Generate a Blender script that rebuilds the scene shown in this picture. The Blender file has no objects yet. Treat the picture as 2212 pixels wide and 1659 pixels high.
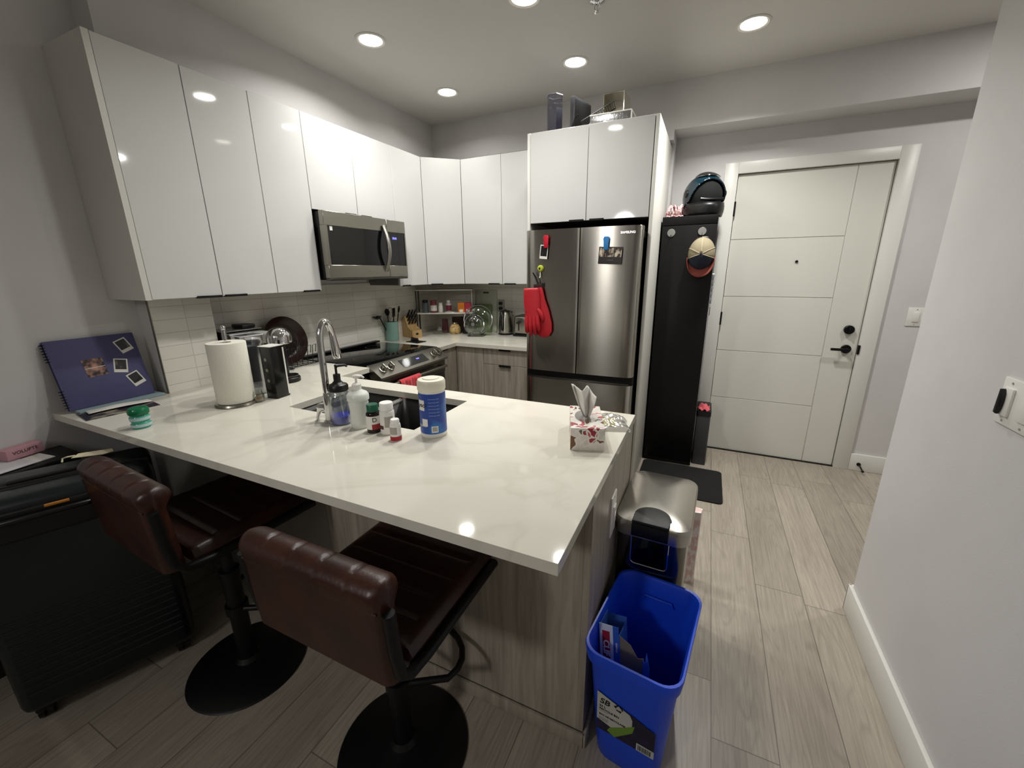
import bpy, bmesh, math, random
from mathutils import Vector, Matrix
random.seed(7)
PI = math.pi
COL = bpy.context.scene.collection
Z0 = 0.914            # worktop height

# ------------------------------------------------------------------ materials
def lin(h):
    if isinstance(h, str):
        h = h.lstrip('#'); c = [int(h[i:i+2], 16)/255 for i in (0, 2, 4)]
        return tuple(x/12.92 if x <= .04045 else ((x+.055)/1.055)**2.4 for x in c) + (1,)
    return tuple(h) + (1,)
MATS = {}
def mat(name, col='#808080', rough=.5, metal=0., spec=.5, emit=None, es=1., trans=0., ior=1.45, coat=0., alpha=1., noise=None, bump=None, sheen=0.):
    if name in MATS: return MATS[name]
    m = bpy.data.materials.new(name); m.use_nodes = True
    nt = m.node_tree; b = nt.nodes['Principled BSDF']
    b.inputs['Base Color'].default_value = lin(col)
    b.inputs['Roughness'].default_value = rough; b.inputs['Metallic'].default_value = metal
    b.inputs['Specular IOR Level'].default_value = spec
    b.inputs['IOR'].default_value = ior
    b.inputs['Transmission Weight'].default_value = trans
    b.inputs['Coat Weight'].default_value = coat; b.inputs['Coat Roughness'].default_value = .03
    b.inputs['Alpha'].default_value = alpha
    b.inputs['Sheen Weight'].default_value = sheen
    if emit:
        b.inputs['Emission Color'].default_value = lin(emit); b.inputs['Emission Strength'].default_value = es
    # every material gets a small procedural variation
    tc = nt.nodes.new('ShaderNodeTexCoord'); mp = nt.nodes.new('ShaderNodeMapping')
    nt.links.new(tc.outputs['Object'], mp.inputs['Vector'])
    nz = nt.nodes.new('ShaderNodeTexNoise'); nt.links.new(mp.outputs[0], nz.inputs['Vector'])
    if noise:            # (scale xyz, second colour, contrast lo, hi)
        sc, c2, lo, hi = noise
        mp.inputs['Scale'].default_value = sc; nz.inputs['Scale'].default_value = 1; nz.inputs['Detail'].default_value = 6
        r = nt.nodes.new('ShaderNodeValToRGB'); r.color_ramp.elements[0].position = lo; r.color_ramp.elements[1].position = hi
        r.color_ramp.elements[0].color = lin(col); r.color_ramp.elements[1].color = lin(c2)
        nt.links.new(nz.outputs['Fac'], r.inputs['Fac']); nt.links.new(r.outputs['Color'], b.inputs['Base Color'])
    else:
        nz.inputs['Scale'].default_value = 30
    if bump:             # (scale xyz, strength)
        mp2 = nt.nodes.new('ShaderNodeMapping'); nt.links.new(tc.outputs['Object'], mp2.inputs['Vector']); mp2.inputs['Scale'].default_value = bump[0]
        n2 = nt.nodes.new('ShaderNodeTexNoise'); n2.inputs['Scale'].default_value = 1; n2.inputs['Detail'].default_value = 3; nt.links.new(mp2.outputs[0], n2.inputs['Vector'])
        bp = nt.nodes.new('ShaderNodeBump'); bp.inputs['Strength'].default_value = bump[1]; bp.inputs['Distance'].default_value = .002
        nt.links.new(n2.outputs['Fac'], bp.inputs['Height']); nt.links.new(bp.outputs[0], b.inputs['Normal'])
    MATS[name] = m; return m

M_wall = mat('wall_paint', '#d2d0cf', .6, noise=((3, 3, 3), '#cecccb', .4, .6), bump=((220, 220, 220), .12))
M_ceil = mat('ceiling_paint', '#d6d4d0', .75, bump=((150, 150, 150), .15))
M_trim = mat('trim_paint', '#dddcd6', .35)
M_door = mat('door_paint', '#d6d5cc', .38, bump=((60, 60, 60), .02))
M_gloss = mat('white_lacquer', '#cbcbc9', .05, spec=.45)
M_cabw = mat('white_melamine', '#cfcec7', .35); M_carc = mat('carcass_gap_shade', '#6e6c66', .6)  # carcass darkened so the gaps between doors look shaded
M_black = mat('black_plastic', '#0d0d0e', .35)
M_blackm = mat('matte_black_metal', '#0b0b0c', .45, metal=.3)
M_steel = mat('brushed_steel', '#a8a59d', .21, metal=1)
def aniso(m, a, r):
    nt = m.node_tree; b_ = nt.nodes['Principled BSDF']; tg = nt.nodes.new('ShaderNodeTangent'); tg.direction_type = 'RADIAL'; tg.axis = 'Z'
    b_.inputs['Anisotropic'].default_value = a; b_.inputs['Anisotropic Rotation'].default_value = r; nt.links.new(tg.outputs[0], b_.inputs['Tangent'])
aniso(M_steel, .95, .25)
M_steelx = mat('brushed_steel_flat', '#98958c', .3, metal=1, noise=((2, 300, 300), '#98958b', .3, .7))
M_dsteel = mat('dark_steel', '#5c5a56', .3, metal=1, bump=((300, 2, 300), .1))
M_sink = mat('dark_sink', '#232322', .38, metal=.2)
M_chrome = mat('chrome', '#d8d8d8', .06, metal=1)
M_bglass = mat('black_glass', '#08090a', .05, spec=.6)
M_fside = mat('fridge_side', '#2b2b2b', .5)
def clear(name, col, k=.12, rough=.05):
    # thin clear wall: mostly passes light straight on, mirrors more at grazing angles
    if name in MATS: return MATS[name]
    m = bpy.data.materials.new(name); m.use_nodes = True; nt = m.node_tree; nt.nodes.clear(); N = nt.nodes.new
    o = N('ShaderNodeOutputMaterial'); tr = N('ShaderNodeBsdfTransparent'); gl = N('ShaderNodeBsdfGlossy'); mx = N('ShaderNodeMixShader'); lw = N('ShaderNodeLayerWeight'); mr = N('ShaderNodeMapRange')
    tr.inputs[0].default_value = lin(col); gl.inputs['Roughness'].default_value = rough; lw.inputs['Blend'].default_value = .35
    nz = N('ShaderNodeTexNoise'); nz.inputs['Scale'].default_value = 25; tc = N('ShaderNodeTexCoord'); nt.links.new(tc.outputs['Object'], nz.inputs['Vector']); nz.inputs['Detail'].default_value = 1
    bp = N('ShaderNodeBump'); bp.inputs['Strength'].default_value = .08; nt.links.new(nz.outputs['Fac'], bp.inputs['Height']); nt.links.new(bp.outputs[0], gl.inputs['Normal'])
    mr.inputs['To Min'].default_value = k; mr.inputs['To Max'].default_value = .75
    nt.links.new(lw.outputs['Facing'], mr.inputs['Value']); nt.links.new(mr.outputs[0], mx.inputs[0]); nt.links.new(tr.outputs[0], mx.inputs[1]); nt.links.new(gl.outputs[0], mx.inputs[2]); nt.links.new(mx.outputs[0], o.inputs[0])
    MATS[name] = m; return m
M_glass = clear('clear_glass', '#f4f7f4', .05); M_plast = clear('clear_plastic', '#f2f2f4', .2, .12)
M_wht = mat('white_plastic', '#e4e2dc', .35)
M_paper = mat('white_paper', '#dedcd6', .8)
M_cream = mat('cream_paper', '#cfc6a8', .8)

def wood(name, c1, c2, sc, rough=.45):
    m = bpy.data.materials.new(name); m.use_nodes = True; nt = m.node_tree; b = nt.nodes['Principled BSDF']
    tc = nt.nodes.new('ShaderNodeTexCoord'); mp = nt.nodes.new('ShaderNodeMapping'); mp.inputs['Scale'].default_value = sc
    nt.links.new(tc.outputs['Object'], mp.inputs['Vector'])
    n = nt.nodes.new('ShaderNodeTexNoise'); n.inputs['Scale'].default_value = 1; n.inputs['Detail'].default_value = 8; n.inputs['Distortion'].default_value = .6
    nt.links.new(mp.outputs[0], n.inputs['Vector'])
    r = nt.nodes.new('ShaderNodeValToRGB'); r.color_ramp.elements[0].position = .32; r.color_ramp.elements[1].position = .66
    r.color_ramp.elements[0].color = lin(c2); r.color_ramp.elements[1].color = lin(c1)
    nt.links.new(n.outputs['Fac'], r.inputs['Fac']); nt.links.new(r.outputs[0], b.inputs['Base Color'])
    b.inputs['Roughness'].default_value = rough
    return m
M_wood = wood('greige_laminate', '#a39b8e', '#857d71', (45, 45, 3))
M_block = wood('beech_block', '#c9a873', '#b08c58', (20, 20, 4))

def floor_mat():
    m = bpy.data.materials.new('oak_plank_floor'); m.use_nodes = True; nt = m.node_tree; b = nt.nodes['Principled BSDF']
    L = nt.links.new; N = nt.nodes.new
    tc = N('ShaderNodeTexCoord'); sep = N('ShaderNodeSeparateXYZ'); L(tc.outputs['Object'], sep.inputs[0])
    def math_(op, a, bb=None, c=None):
        n = N('ShaderNodeMath'); n.operation = op
        for i, v in enumerate((a, bb, c)):
            if v is None: continue
            if isinstance(v, (int, float)): n.inputs[i].default_value = v
            else: L(v, n.inputs[i])
        return n.outputs[0]
    W = .1938; LEN = 1.22
    u = math_('DIVIDE', math_('SUBTRACT', sep.outputs['X'], 2.5231-20*W), W)
    iu = math_('FLOOR', u); fu = math_('FRACT', u)
    wn = N('ShaderNodeTexWhiteNoise'); wn.noise_dimensions = '1D'; L(iu, wn.inputs['W'])
    v = math_('ADD', math_('DIVIDE', math_('ADD', sep.outputs['Y'], 12.0), LEN), wn.outputs['Value'])
    iv = math_('FLOOR', v); fv = math_('FRACT', v)
    cmb = N('ShaderNodeCombineXYZ'); L(iu, cmb.inputs[0]); L(iv, cmb.inputs[1])
    wn2 = N('ShaderNodeTexWhiteNoise'); wn2.noise_dimensions = '2D'; L(cmb.outputs[0], wn2.inputs['Vector'])
    # grain: coordinates shifted per plank
    sh = N('ShaderNodeVectorMath'); sh.operation = 'MULTIPLY_ADD'; L(wn2.outputs['Color'], sh.inputs[0]); sh.inputs[1].default_value = (7, 9, 5); L(tc.outputs['Object'], sh.inputs[2])
    mp = N('ShaderNodeMapping'); mp.inputs['Scale'].default_value = (150, 7, 10); L(sh.outputs[0], mp.inputs['Vector'])
    n1 = N('ShaderNodeTexNoise'); n1.inputs['Scale'].default_value = 1; n1.inputs['Detail'].default_value = 7; n1.inputs['Distortion'].default_value = .4; L(mp.outputs[0], n1.inputs['Vector'])
    # cathedral figure
    mp3 = N('ShaderNodeMapping'); mp3.inputs['Scale'].default_value = (13, 1.0, 1); L(sh.outputs[0], mp3.inputs['Vector'])
    n3 = N('ShaderNodeTexNoise'); n3.inputs['Scale'].default_value = 1; n3.inputs['Detail'].default_value = .6; L(mp3.outputs[0], n3.inputs['Vector'])
    ring = math_('FRACT', math_('MULTIPLY', n3.outputs['Fac'], 13)); ring = math_('ABSOLUTE', math_('SUBTRACT', ring, .5))
    r1 = N('ShaderNodeMapRange'); r1.inputs['From Min'].default_value = 0; r1.inputs['From Max'].default_value = .18; L(ring, r1.inputs['Value']); r1.inputs['To Min'].default_value = .62; r1.inputs['To Max'].default_value = 1
    mp4 = N('ShaderNodeMapping'); mp4.inputs['Scale'].default_value = (5, 1.3, 1); L(sh.outputs[0], mp4.inputs['Vector'])
    n4 = N('ShaderNodeTexNoise'); n4.inputs['Scale'].default_value = 1; n4.inputs['Detail'].default_value = 3; L(mp4.outputs[0], n4.inputs['Vector'])
    ramp = N('ShaderNodeValToRGB'); e = ramp.color_ramp.elements; e[0].position = .3; e[0].color = lin('#8d8477'); e[1].position = .7; e[1].color = lin('#b0a799')
    L(math_('ADD', math_('MULTIPLY', n1.outputs['Fac'], .55), math_('MULTIPLY', n4.outputs['Fac'], .45)), ramp.inputs['Fac'])
    tone = math_('ADD', math_('MULTIPLY', wn2.outputs['Value'], .16), .9)
    fig = math_('ADD', math_('MULTIPLY', math_('SUBTRACT', r1.outputs[0], 1), .38), 1)
    k = math_('MULTIPLY', tone, fig)
    # seams
    ex = math_('MINIMUM', fu, math_('SUBTRACT', 1, fu)); ex = math_('MULTIPLY', ex, W)
    ey = math_('MINIMUM', fv, math_('SUBTRACT', 1, fv)); ey = math_('MULTIPLY', ey, LEN)
    seam = N('ShaderNodeMapRange'); L(math_('MINIMUM', ex, ey), seam.inputs['Value']); seam.inputs['From Min'].default_value = .0008; seam.inputs['From Max'].default_value = .0024; seam.inputs['To Min'].default_value = .42
    k = math_('MULTIPLY', k, seam.outputs[0])
    mul = N('ShaderNodeVectorMath'); mul.operation = 'SCALE'; L(ramp.outputs[0], mul.inputs[0]); L(k, mul.inputs['Scale'])
    L(mul.outputs[0], b.inputs['Base Color']); b.inputs['Roughness'].default_value = .42
    bp = N('ShaderNodeBump'); bp.inputs['Strength'].default_value = .25; bp.inputs['Distance'].default_value = .001; L(k, bp.inputs['Height']); L(bp.outputs[0], b.inputs['Normal'])
    return m
M_floor = floor_mat()

def tile_mat(name, axis):
    # stack-bonded long tiles; axis = horizontal world axis
    m = bpy.data.materials.new(name); m.use_nodes = True; nt = m.node_tree; b = nt.nodes['Principled BSDF']
    L = nt.links.new; N = nt.nodes.new
    tc = N('ShaderNodeTexCoord'); sep = N('ShaderNodeSeparateXYZ'); L(tc.outputs['Object'], sep.inputs[0])
    cmb = N('ShaderNodeCombineXYZ'); L(sep.outputs[axis], cmb.inputs[0]); L(sep.outputs['Z'], cmb.inputs[1])
    mp = N('ShaderNodeMapping'); mp.inputs['Location'].default_value = (.02, .0, 0); L(cmb.outputs[0], mp.inputs['Vector'])
    br = N('ShaderNodeTexBrick'); br.offset = 0; br.squash = 1
    br.inputs['Color1'].default_value = lin('#e6e3da'); br.inputs['Color2'].default_value = lin('#dedbd1'); br.inputs['Mortar'].default_value = lin('#c9c5ba')
    br.inputs['Scale'].default_value = 1; br.inputs['Mortar Size'].default_value = .0016; br.inputs['Brick Width'].default_value = .245; br.inputs['Row Height'].default_value = .0635; br.inputs['Mortar Smooth'].default_value = .3
    L(mp.outputs[0], br.inputs['Vector']); L(br.outputs['Color'], b.inputs['Base Color'])
    b.inputs['Roughness'].default_value = .16
    bp = N('ShaderNodeBump'); bp.inputs['Strength'].default_value = .6; bp.inputs['Distance'].default_value = .002; bp.invert = True
    L(br.outputs['Fac'], bp.inputs['Height']); L(bp.outputs[0], b.inputs['Normal'])
    return m
M_tileY = tile_mat('backsplash_tile_side', 'Y'); M_tileX = tile_mat('backsplash_tile_rear', 'X')

def quartz():
    m = bpy.data.materials.new('cream_quartz'); m.use_nodes = True; nt = m.node_tree; b = nt.nodes['Principled BSDF']
    L = nt.links.new; N = nt.nodes.new
    tc = N('ShaderNodeTexCoord'); n = N('ShaderNodeTexNoise'); n.inputs['Scale'].default_value = 1.3; n.inputs['Detail'].default_value = 5; n.inputs['Distortion'].default_value = 1.5; L(tc.outputs['Object'], n.inputs['Vector'])
    r = N('ShaderNodeValToRGB'); e = r.color_ramp.elements; e[0].position = .47; e[0].color = lin('#d2cfc3'); e[1].position = .56; e[1].color = lin('#d2cfc3')
    x = r.color_ramp.elements.new(.51); x.color = lin('#cbc8bb'); L(n.outputs['Fac'], r.inputs['Fac']); L(r.outputs[0], b.inputs['Base Color'])
    b.inputs['Roughness'].default_value = .07; b.inputs['Specular IOR Level'].default_value = .16
    return m
M_quartz = quartz()

# ------------------------------------------------------------------ mesh builder
class MB:
    def __init__(s): s.bm = bmesh.new()
    def _new(s, n0): s.bm.verts.ensure_lookup_table(); return list(s.bm.verts)[n0:]
    def box(s, x0, x1, y0, y1, z0, z1, bev=0, seg=2, edges=None):
        n0 = len(s.bm.verts)
        vs = [s.bm.verts.new((x, y, z)) for x in (x0, x1) for y in (y0, y1) for z in (z0, z1)]
        F = [(0, 1, 3, 2), (4, 6, 7, 5), (0, 4, 5, 1), (2, 3, 7, 6), (0, 2, 6, 4), (1, 5, 7, 3)]
        fs = [s.bm.faces.new([vs[i] for i in f]) for f in F]
        if bev:
            es = set(e for f in fs for e in f.edges)
            if edges == 'z': es = [e for e in es if abs(e.verts[0].co.z-e.verts[1].co.z) > 1e-6]
            if edges == 'y': es = [e for e in es if abs(e.verts[0].co.y-e.verts[1].co.y) > 1e-6]
            if edges == 'x': es = [e for e in es if abs(e.verts[0].co.x-e.verts[1].co.x) > 1e-6]
            bmesh.ops.bevel(s.bm, geom=list(es), offset=bev, segments=seg, profile=.5, affect='EDGES')
        return s._new(0) if n0 == 0 else [v for v in s.bm.verts if v.index == -1 or v.index >= n0]
    def lathe(s, prof, c=(0, 0, 0), seg=28, axis='z', closed=False):
        rings = []
        for r, h in prof:
            if r < 1e-6: rings.append([s.bm.verts.new(s._ax(c, 0, 0, h, axis))]); continue
            rings.append([s.bm.verts.new(s._ax(c, r*math.cos(2*PI*i/seg), r*math.sin(2*PI*i/seg), h, axis)) for i in range(seg)])
        for a, b in zip(rings, rings[1:]):
            for i in range(seg):
                j = (i+1) % seg
                if len(a) == 1 and len(b) == 1: continue
                if len(a) == 1: s.bm.faces.new((a[0], b[j], b[i]))
                elif len(b) == 1: s.bm.faces.new((a[i], a[j], b[0]))
                else: s.bm.faces.new((a[i], a[j], b[j], b[i]))
        return [v for r in rings for v in r]
    def _ax(s, c, a, b, h, axis):
        if axis == 'z': return (c[0]+a, c[1]+b, c[2]+h)
        if axis == 'x': return (c[0]+h, c[1]+a, c[2]+b)
        return (c[0]+b, c[1]+h, c[2]+a)
    def cyl(s, c, r, h, axis='z', seg=24, r2=None, bev=0):
        r2 = r if r2 is None else r2
        p = [(0, 0), (r, 0), (r2, h), (0, h)]
        if bev: p = [(0, 0), (r-bev, 0), (r, bev), (r2, h-bev), (r2-bev, h), (0, h)]
        return s.lathe(p, c, seg, axis)
    def tube(s, pts, r, seg=8, closed=False, cap=True):
        pts = [Vector(p) for p in pts]; n = len(pts); rings = []; up = None
        for i, p in enumerate(pts):
            if closed: t = (pts[(i+1) % n]-pts[i-1]).normalized()
            else: t = (pts[min(i+1, n-1)]-pts[max(i-1, 0)]).normalized()
            if up is None:
                up = Vector((0, 0, 1)) if abs(t.z) < .9 else Vector((1, 0, 0))
            a = t.cross(up);
            if a.length < 1e-4: a = t.cross(Vector((.3, 1, .2)))
            a.normalize(); b = a.cross(t).normalized(); up = b
            rr = r[i] if isinstance(r, (list, tuple)) else r
            rings.append([s.bm.verts.new(p+a*rr*math.cos(2*PI*k/seg)+b*rr*math.sin(2*PI*k/seg)) for k in range(seg)])
        m = n if closed else n-1
        for i in range(m):
            A, B = rings[i], rings[(i+1) % n]
            for k in range(seg): s.bm.faces.new((A[k], A[(k+1) % seg], B[(k+1) % seg], B[k]))
        if not closed and cap:
            s.bm.faces.new(rings[0][::-1]); s.bm.faces.new(rings[-1])
        return [v for r_ in rings for v in r_]
    def prism(s, pts, lo, hi, plane='xy', bev=0):
        def P(a, b, h):
            return {'xy': (a, b, h), 'xz': (a, h, b), 'yz': (h, a, b)}[plane]
        A = [s.bm.verts.new(P(a, b, lo)) for a, b in pts]; B = [s.bm.verts.new(P(a, b, hi)) for a, b in pts]
        n = len(pts)
        f = [s.bm.faces.new(A[::-1]), s.bm.faces.new(B)]
        for i in range(n): f.append(s.bm.faces.new((A[i], A[(i+1) % n], B[(i+1) % n], B[i])))
        if bev:
            es = [e for e in f[0].edges]+[e for e in f[1].edges]
            bmesh.ops.bevel(s.bm, geom=es, offset=bev, segments=2, profile=.5, affect='EDGES')
        return A+B
    def grid(s, fn, nu, nv):
        V = [[s.bm.verts.new(fn(i/nu, j/nv)) for j in range(nv+1)] for i in range(nu+1)]
        for i in range(nu):
            for j in range(nv): s.bm.faces.new((V[i][j], V[i+1][j], V[i+1][j+1], V[i][j+1]))
        return [v for r in V for v in r]
    def xf(s, mtx): bmesh.ops.transform(s.bm, matrix=mtx, verts=s.bm.verts); return s
    def build(s, name, m, parent=None, world=False, ang=40, solid=0):
        bmesh.ops.recalc_face_normals(s.bm, faces=s.bm.faces)
        if parent is not None and world: s.xf(wm(parent).inverted())
        me = bpy.data.meshes.new(name); s.bm.to_mesh(me); s.bm.free()
        ms = m if isinstance(m, (list, tuple)) else [m]
        for x in ms: me.materials.append(x)
        for p in me.polygons: p.use_smooth = True
        me.set_sharp_from_angle(angle=math.radians(ang))
        o = bpy.data.objects.new(name, me); COL.objects.link(o)
        if parent is not None: o.parent = parent
        if solid:
            md = o.modifiers.new('thick', 'SOLIDIFY'); md.thickness = solid; md.offset = 0
        return o
def wm(o):
    m = Matrix.LocRotScale(o.location, o.rotation_euler, o.scale)
    return wm(o.parent) @ m if o.parent else m
def rr(x0, x1, y0, y1, r, n=6):
    pts = []
    for cx, cy, a0 in ((x1-r, y1-r, 0), (x0+r, y1-r, 90), (x0+r, y0+r, 180), (x1-r, y0+r, 270)):
        for i in range(n+1):
            a = math.radians(a0+90*i/n); pts.append((cx+r*math.cos(a), cy+r*math.sin(a)))
    return pts
def thing(name, label, cat, loc=(0, 0, 0), rz=0, group=None):
    o = bpy.data.objects.new(name, None); COL.objects.link(o); o.empty_display_size = .05
    o.location = loc; o.rotation_euler = (0, 0, rz); o['label'] = label; o['category'] = cat
    if group: o['group'] = group
    return o
def tag(o, label, cat, group=None, kind=None):
    o['label'] = label; o['category'] = cat
    if group: o['group'] = group
    if kind: o['kind'] = kind
    return o
def struct(o, label=None, cat=None):
    o['kind'] = 'structure'
    if label: o['label'] = label
    if cat: o['category'] = cat
    return o
def B(name, m, parent, x0, x1, y0, y1, z0, z1, bev=0, world=True, seg=2, edges=None):
    b = MB(); b.box(x0, x1, y0, y1, z0, z1, bev, seg, edges); return b.build(name, m, parent, world)
def text(s, size, m, parent, mtx, name='lettering', wrap=None, ext=.0004, align='CENTER', shear=0, bold=0):
    c = bpy.data.curves.new(name, 'FONT'); c.body = s; c.size = size; c.extrude = ext; c.align_x = align; c.align_y = 'CENTER'; c.resolution_u = 3; c.shear = shear; c.offset = bold
    t = bpy.data.objects.new('tmp', c); COL.objects.link(t)
    dg = bpy.context.evaluated_depsgraph_get(); me = bpy.data.meshes.new_from_object(t.evaluated_get(dg)); bpy.data.objects.remove(t)
    me.name = name
    if wrap:          # wrap text in XZ plane around a z axis cylinder of radius wrap; x -> angle
        R_, a0 = wrap
        for v in me.vertices:
            x, y, z = v.co; a = a0 + x/R_; r = R_+z+.0004
            v.co = (r*math.sin(a), -r*math.cos(a), y)
    me.transform(mtx); me.materials.clear(); me.materials.append(m)
    o = bpy.data.objects.new(name, me); COL.objects.link(o)
    if parent is not None: o.parent = parent
    return o
FACE_MY = Matrix.Rotation(PI/2, 4, 'X')                 # text facing -Y
FACE_PX = Matrix.Rotation(PI/2, 4, 'Z') @ FACE_MY      # text facing +X
def T(x, y, z): return Matrix.Translation((x, y, z))
def patch(R_, a0, a1, z0, z1, n=14, dr=.0003):
    b = MB(); b.grid(lambda u, v: ((R_+dr)*math.sin(a0+(a1-a0)*u), -(R_+dr)*math.cos(a0+(a1-a0)*u), z0+(z1-z0)*v), n, 2); return b

# ------------------------------------------------------------------ the room
XL = -.127; YB = .12; YE = .2506; H = 2.717; XR = 3.0758; YR = -1.4205; ZC = 2.42
b = MB(); b.box(-.4, 5.2, -6.2, .6, -.1, 0); struct(b.build('floor', M_floor))
b = MB(); b.box(-.4, 5.2, -6.2, .6, H, H+.1); struct(b.build('ceiling', M_ceil))
b = MB(); b.box(XL-.15, XL, -6.2, .6, 0, H); struct(b.build('wall_left', M_wall))
b = MB(); b.box(XL, 2.03, YB, .6, 0, H); struct(b.build('wall_back', M_wall))
b = MB(); b.box(2.03, 2.3805+.02, YE, .6, 0, H); b.box(3.4429, 5.2, YE, .6, 0, H); b.box(2.4, 3.4429, YE, .6, 2.19, H); struct(b.build('wall_entry', M_wall))
b = MB(); b.box(XR, XR+.12, -6.2, YR, 0, H); struct(b.build('wall_right', M_wall))
b = MB(); b.box(4.9, 5.2, -6.2, YE, 0, H); struct(b.build('wall_hall', M_wall))
# bulkhead over the cabinets and over the entry
b = MB(); b.box(XL, 0, -2.327, YB, 2.358, H); b.box(0, 2.03, 0, YB, 2.358, H); struct(b.build('trim_1', M_wall))
b = MB(); b.box(2.03, 4.9, 0, YE, ZC, H); struct(b.build('trim_2', M_wall))
# column under the wall cabinets, tiled on its front face
b = MB(); b.box(XL, -.008, -2.361, -2.097, 0, 1.376); struct(b.build('trim_3', M_wall))
b = MB(); b.box(-.008, 0, -2.369, -2.097, Z0, 1.376); struct(b.build('trim_4', M_tileY))
b = MB(); b.box(-.010, .0015, -2.372, -2.368, Z0, 1.376); struct(b.build('trim_5', mat('tile_edge_strip', '#77746a', .35, metal=.6)))
b = MB(); b.box(XL, XL+.008, -2.097, YB, Z0, 1.40); struct(b.build('trim_6', M_tileY))
b = MB(); b.box(XL+.008, 1.19, YB-.008, YB, Z0, 1.40); struct(b.build('trim_7', M_tileX))
# baseboards
def baseboard(name, x0, x1, y0, y1):
    b = MB(); b.box(x0, x1, y0, y1, 0, .132, .004); struct(b.build(name, M_trim))
baseboard('baseboard_right', XR-.016, XR, -6.2, YR+.012); baseboard('baseboard_corner', XR-.016, XR+.136, YR, YR+.014)
baseboard('baseboard_entry', 3.463, 4.9, YE-.016, YE); baseboard('baseboard_left', XL, XL+.016, -6.2, -2.80)
# unlit far end of the living room, seen only from elsewhere
b = MB(); b.box(-.4, 5.2, -6.35, -6.2, 0, H); struct(b.build('wall_rear', M_wall))

# entry door
X0, X1, DT = 2.4734, 3.366, 2.137
d = thing('door_1', 'off-white entry door with horizontal grooves and black lever', 'door', (X0, YE, 0)); d['kind'] = 'structure'
b = MB(); yb = YE+.012
b.box(X0, X1, yb, yb+.04, .008, DT)
gv = 3.172; zs = [.008, .46, .851, 1.274, 1.691, DT]; g = .0022
for i in range(5):
    b.box(X0, gv-g, yb-.004, yb, zs[i]+(g if i else 0), zs[i+1]-(g if i < 4 else 0), .0012, 1)
b.box(gv+g, X1, yb-.004, yb, .008, DT, .0012, 1)
b.build('door_slab', M_door, d, True)
fr = MB(); cx0, cx1, ct = 2.3805, 3.4629, 2.2161
fr.box(cx0, X0-.004, YE-.018, YE+.02, 0, ct, .002); fr.box(X1+.004, cx1, YE-.018, YE+.02, 0, ct, .002); fr.box(X0-.004, X1+.004, YE-.018, YE+.02, DT+.004, ct, .002)
fr.box(X0-.03, X0-.004, YE+.02, YE+.2, 0, DT+.03); fr.box(X1+.004, X1+.03, YE+.02, YE+.2, 0, DT+.03); fr.box(X0-.004, X1+.004, YE+.02, YE+.2, DT+.004, DT+.03)
o = fr.build('trim_8', M_trim); struct(o)
struct(B('trim_9', M_black, None, X0-.03, X1+.03, YE-.005, YE+.2, 0, .008))
struct(B('wall_corridor', mat('corridor_dark', '#2a2826', .8), None, X0-.2, X1+.2, YE+.2, YE+.25, 0, 2.3))
for z in (1.905, 1.105, .25):
    h = MB(); h.cyl((X0-.002, YE-.012, z-.05), .008, .10, seg=12); h.box(X0-.008, X0+.006, YE-.012, YE+.012, z-.048, z+.048); h.build('hinge', M_blackm, d, True)
h = MB(); h.cyl((2.916, yb-.012, 1.527), .009, .01, 'y', 16); h.build('peephole', M_blackm, d, True)
h = MB(); h.cyl((3.298, yb-.03, 1.055), .031, .028, 'y', 28, bev=.004); h.box(3.293, 3.303, yb-.045, yb-.03, 1.038, 1.072, .002); h.build('deadbolt', M_blackm, d, True)
h = MB(); h.cyl((3.303, yb-.02, .915), .031, .018, 'y', 28, bev=.003); h.cyl((3.303, yb-.055, .915), .011, .04, 'y', 16); h.box(3.205, 3.315, yb-.062, yb-.046, .906, .924, .003); h.build('lever_handle', M_blackm, d, True)
struct(B('trim_10', M_blackm, None, X1-.002, X1+.012, YE-.024, YE-.01, .885, .95, .001))
ds = thing('door_stop', 'small dark spring door stop on the baseboard beside the entry door', 'door stop', (3.52, YE-.016, .055))
h = MB(); h.cyl((0, 0, 0), .013, -.008, 'y', 16); h.build('mount', M_blackm, ds)
h = MB(); h.tube([(0, -.005, 0), (.004, -.03, -.008), (.01, -.065, -.022)], .005, 10); h.build('spring', M_blackm, ds)
h = MB(); h.cyl((.0105, -.078, -.024), .008, .014, 'y', 14); h.build('rubber_tip', M_black, ds)

# ------------------------------------------------------------------ switches, outlet
def plate(name, label, cat, loc, rz, w, h, inner):
    t = thing(name, label, cat, loc, rz)          # local: face toward -Y, centred
    b = MB(); b.box(-w/2, w/2, -.006, 0, -h/2, h/2, .002); b.build('cover_plate', M_wht, t)
    for nm, x, m in inner:
        q = MB()
        if nm == 'slider':
            q.box(x-.019, x+.019, -.012, -.005, -.036, .036, .003); q.build('dimmer_body', M_wht, t)
            q = MB(); pts = [(-.011, -.032), (.0, -.034), (.006, -.02), (.008, 0), (.006, .02), (.0, .032), (-.009, .03)]
            q.prism([(x-.006+a, c) for a, c in pts], -.02, -.012, 'xz', .002); q.build('dimmer_slider', m, t)
        else:
            q.box(x-.0165, x+.0165, -.011, -.005, -.033, .033, .002); q.build(nm, m, t)
            if nm == 'socket':
                for zc in (-.017, .017):
                    for xc in (-.006, .006): s_ = MB(); s_.box(x+xc-.001, x+xc+.001, -.0115, -.0105, zc-.005, zc+.005); s_.build('slot', M_black, t)
    for zz in (-h/2+.011, h/2-.011):
        for xx in sorted({0} if len(inner) == 1 else {i[1] for i in inner}):
            s_ = MB(); s_.cyl((xx, -.0075, zz), .0028, .002, 'y', 10); s_.build('screw', mat('screw_metal', '#b9b6b0', .4, metal=.6), t)
    return t
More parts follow.
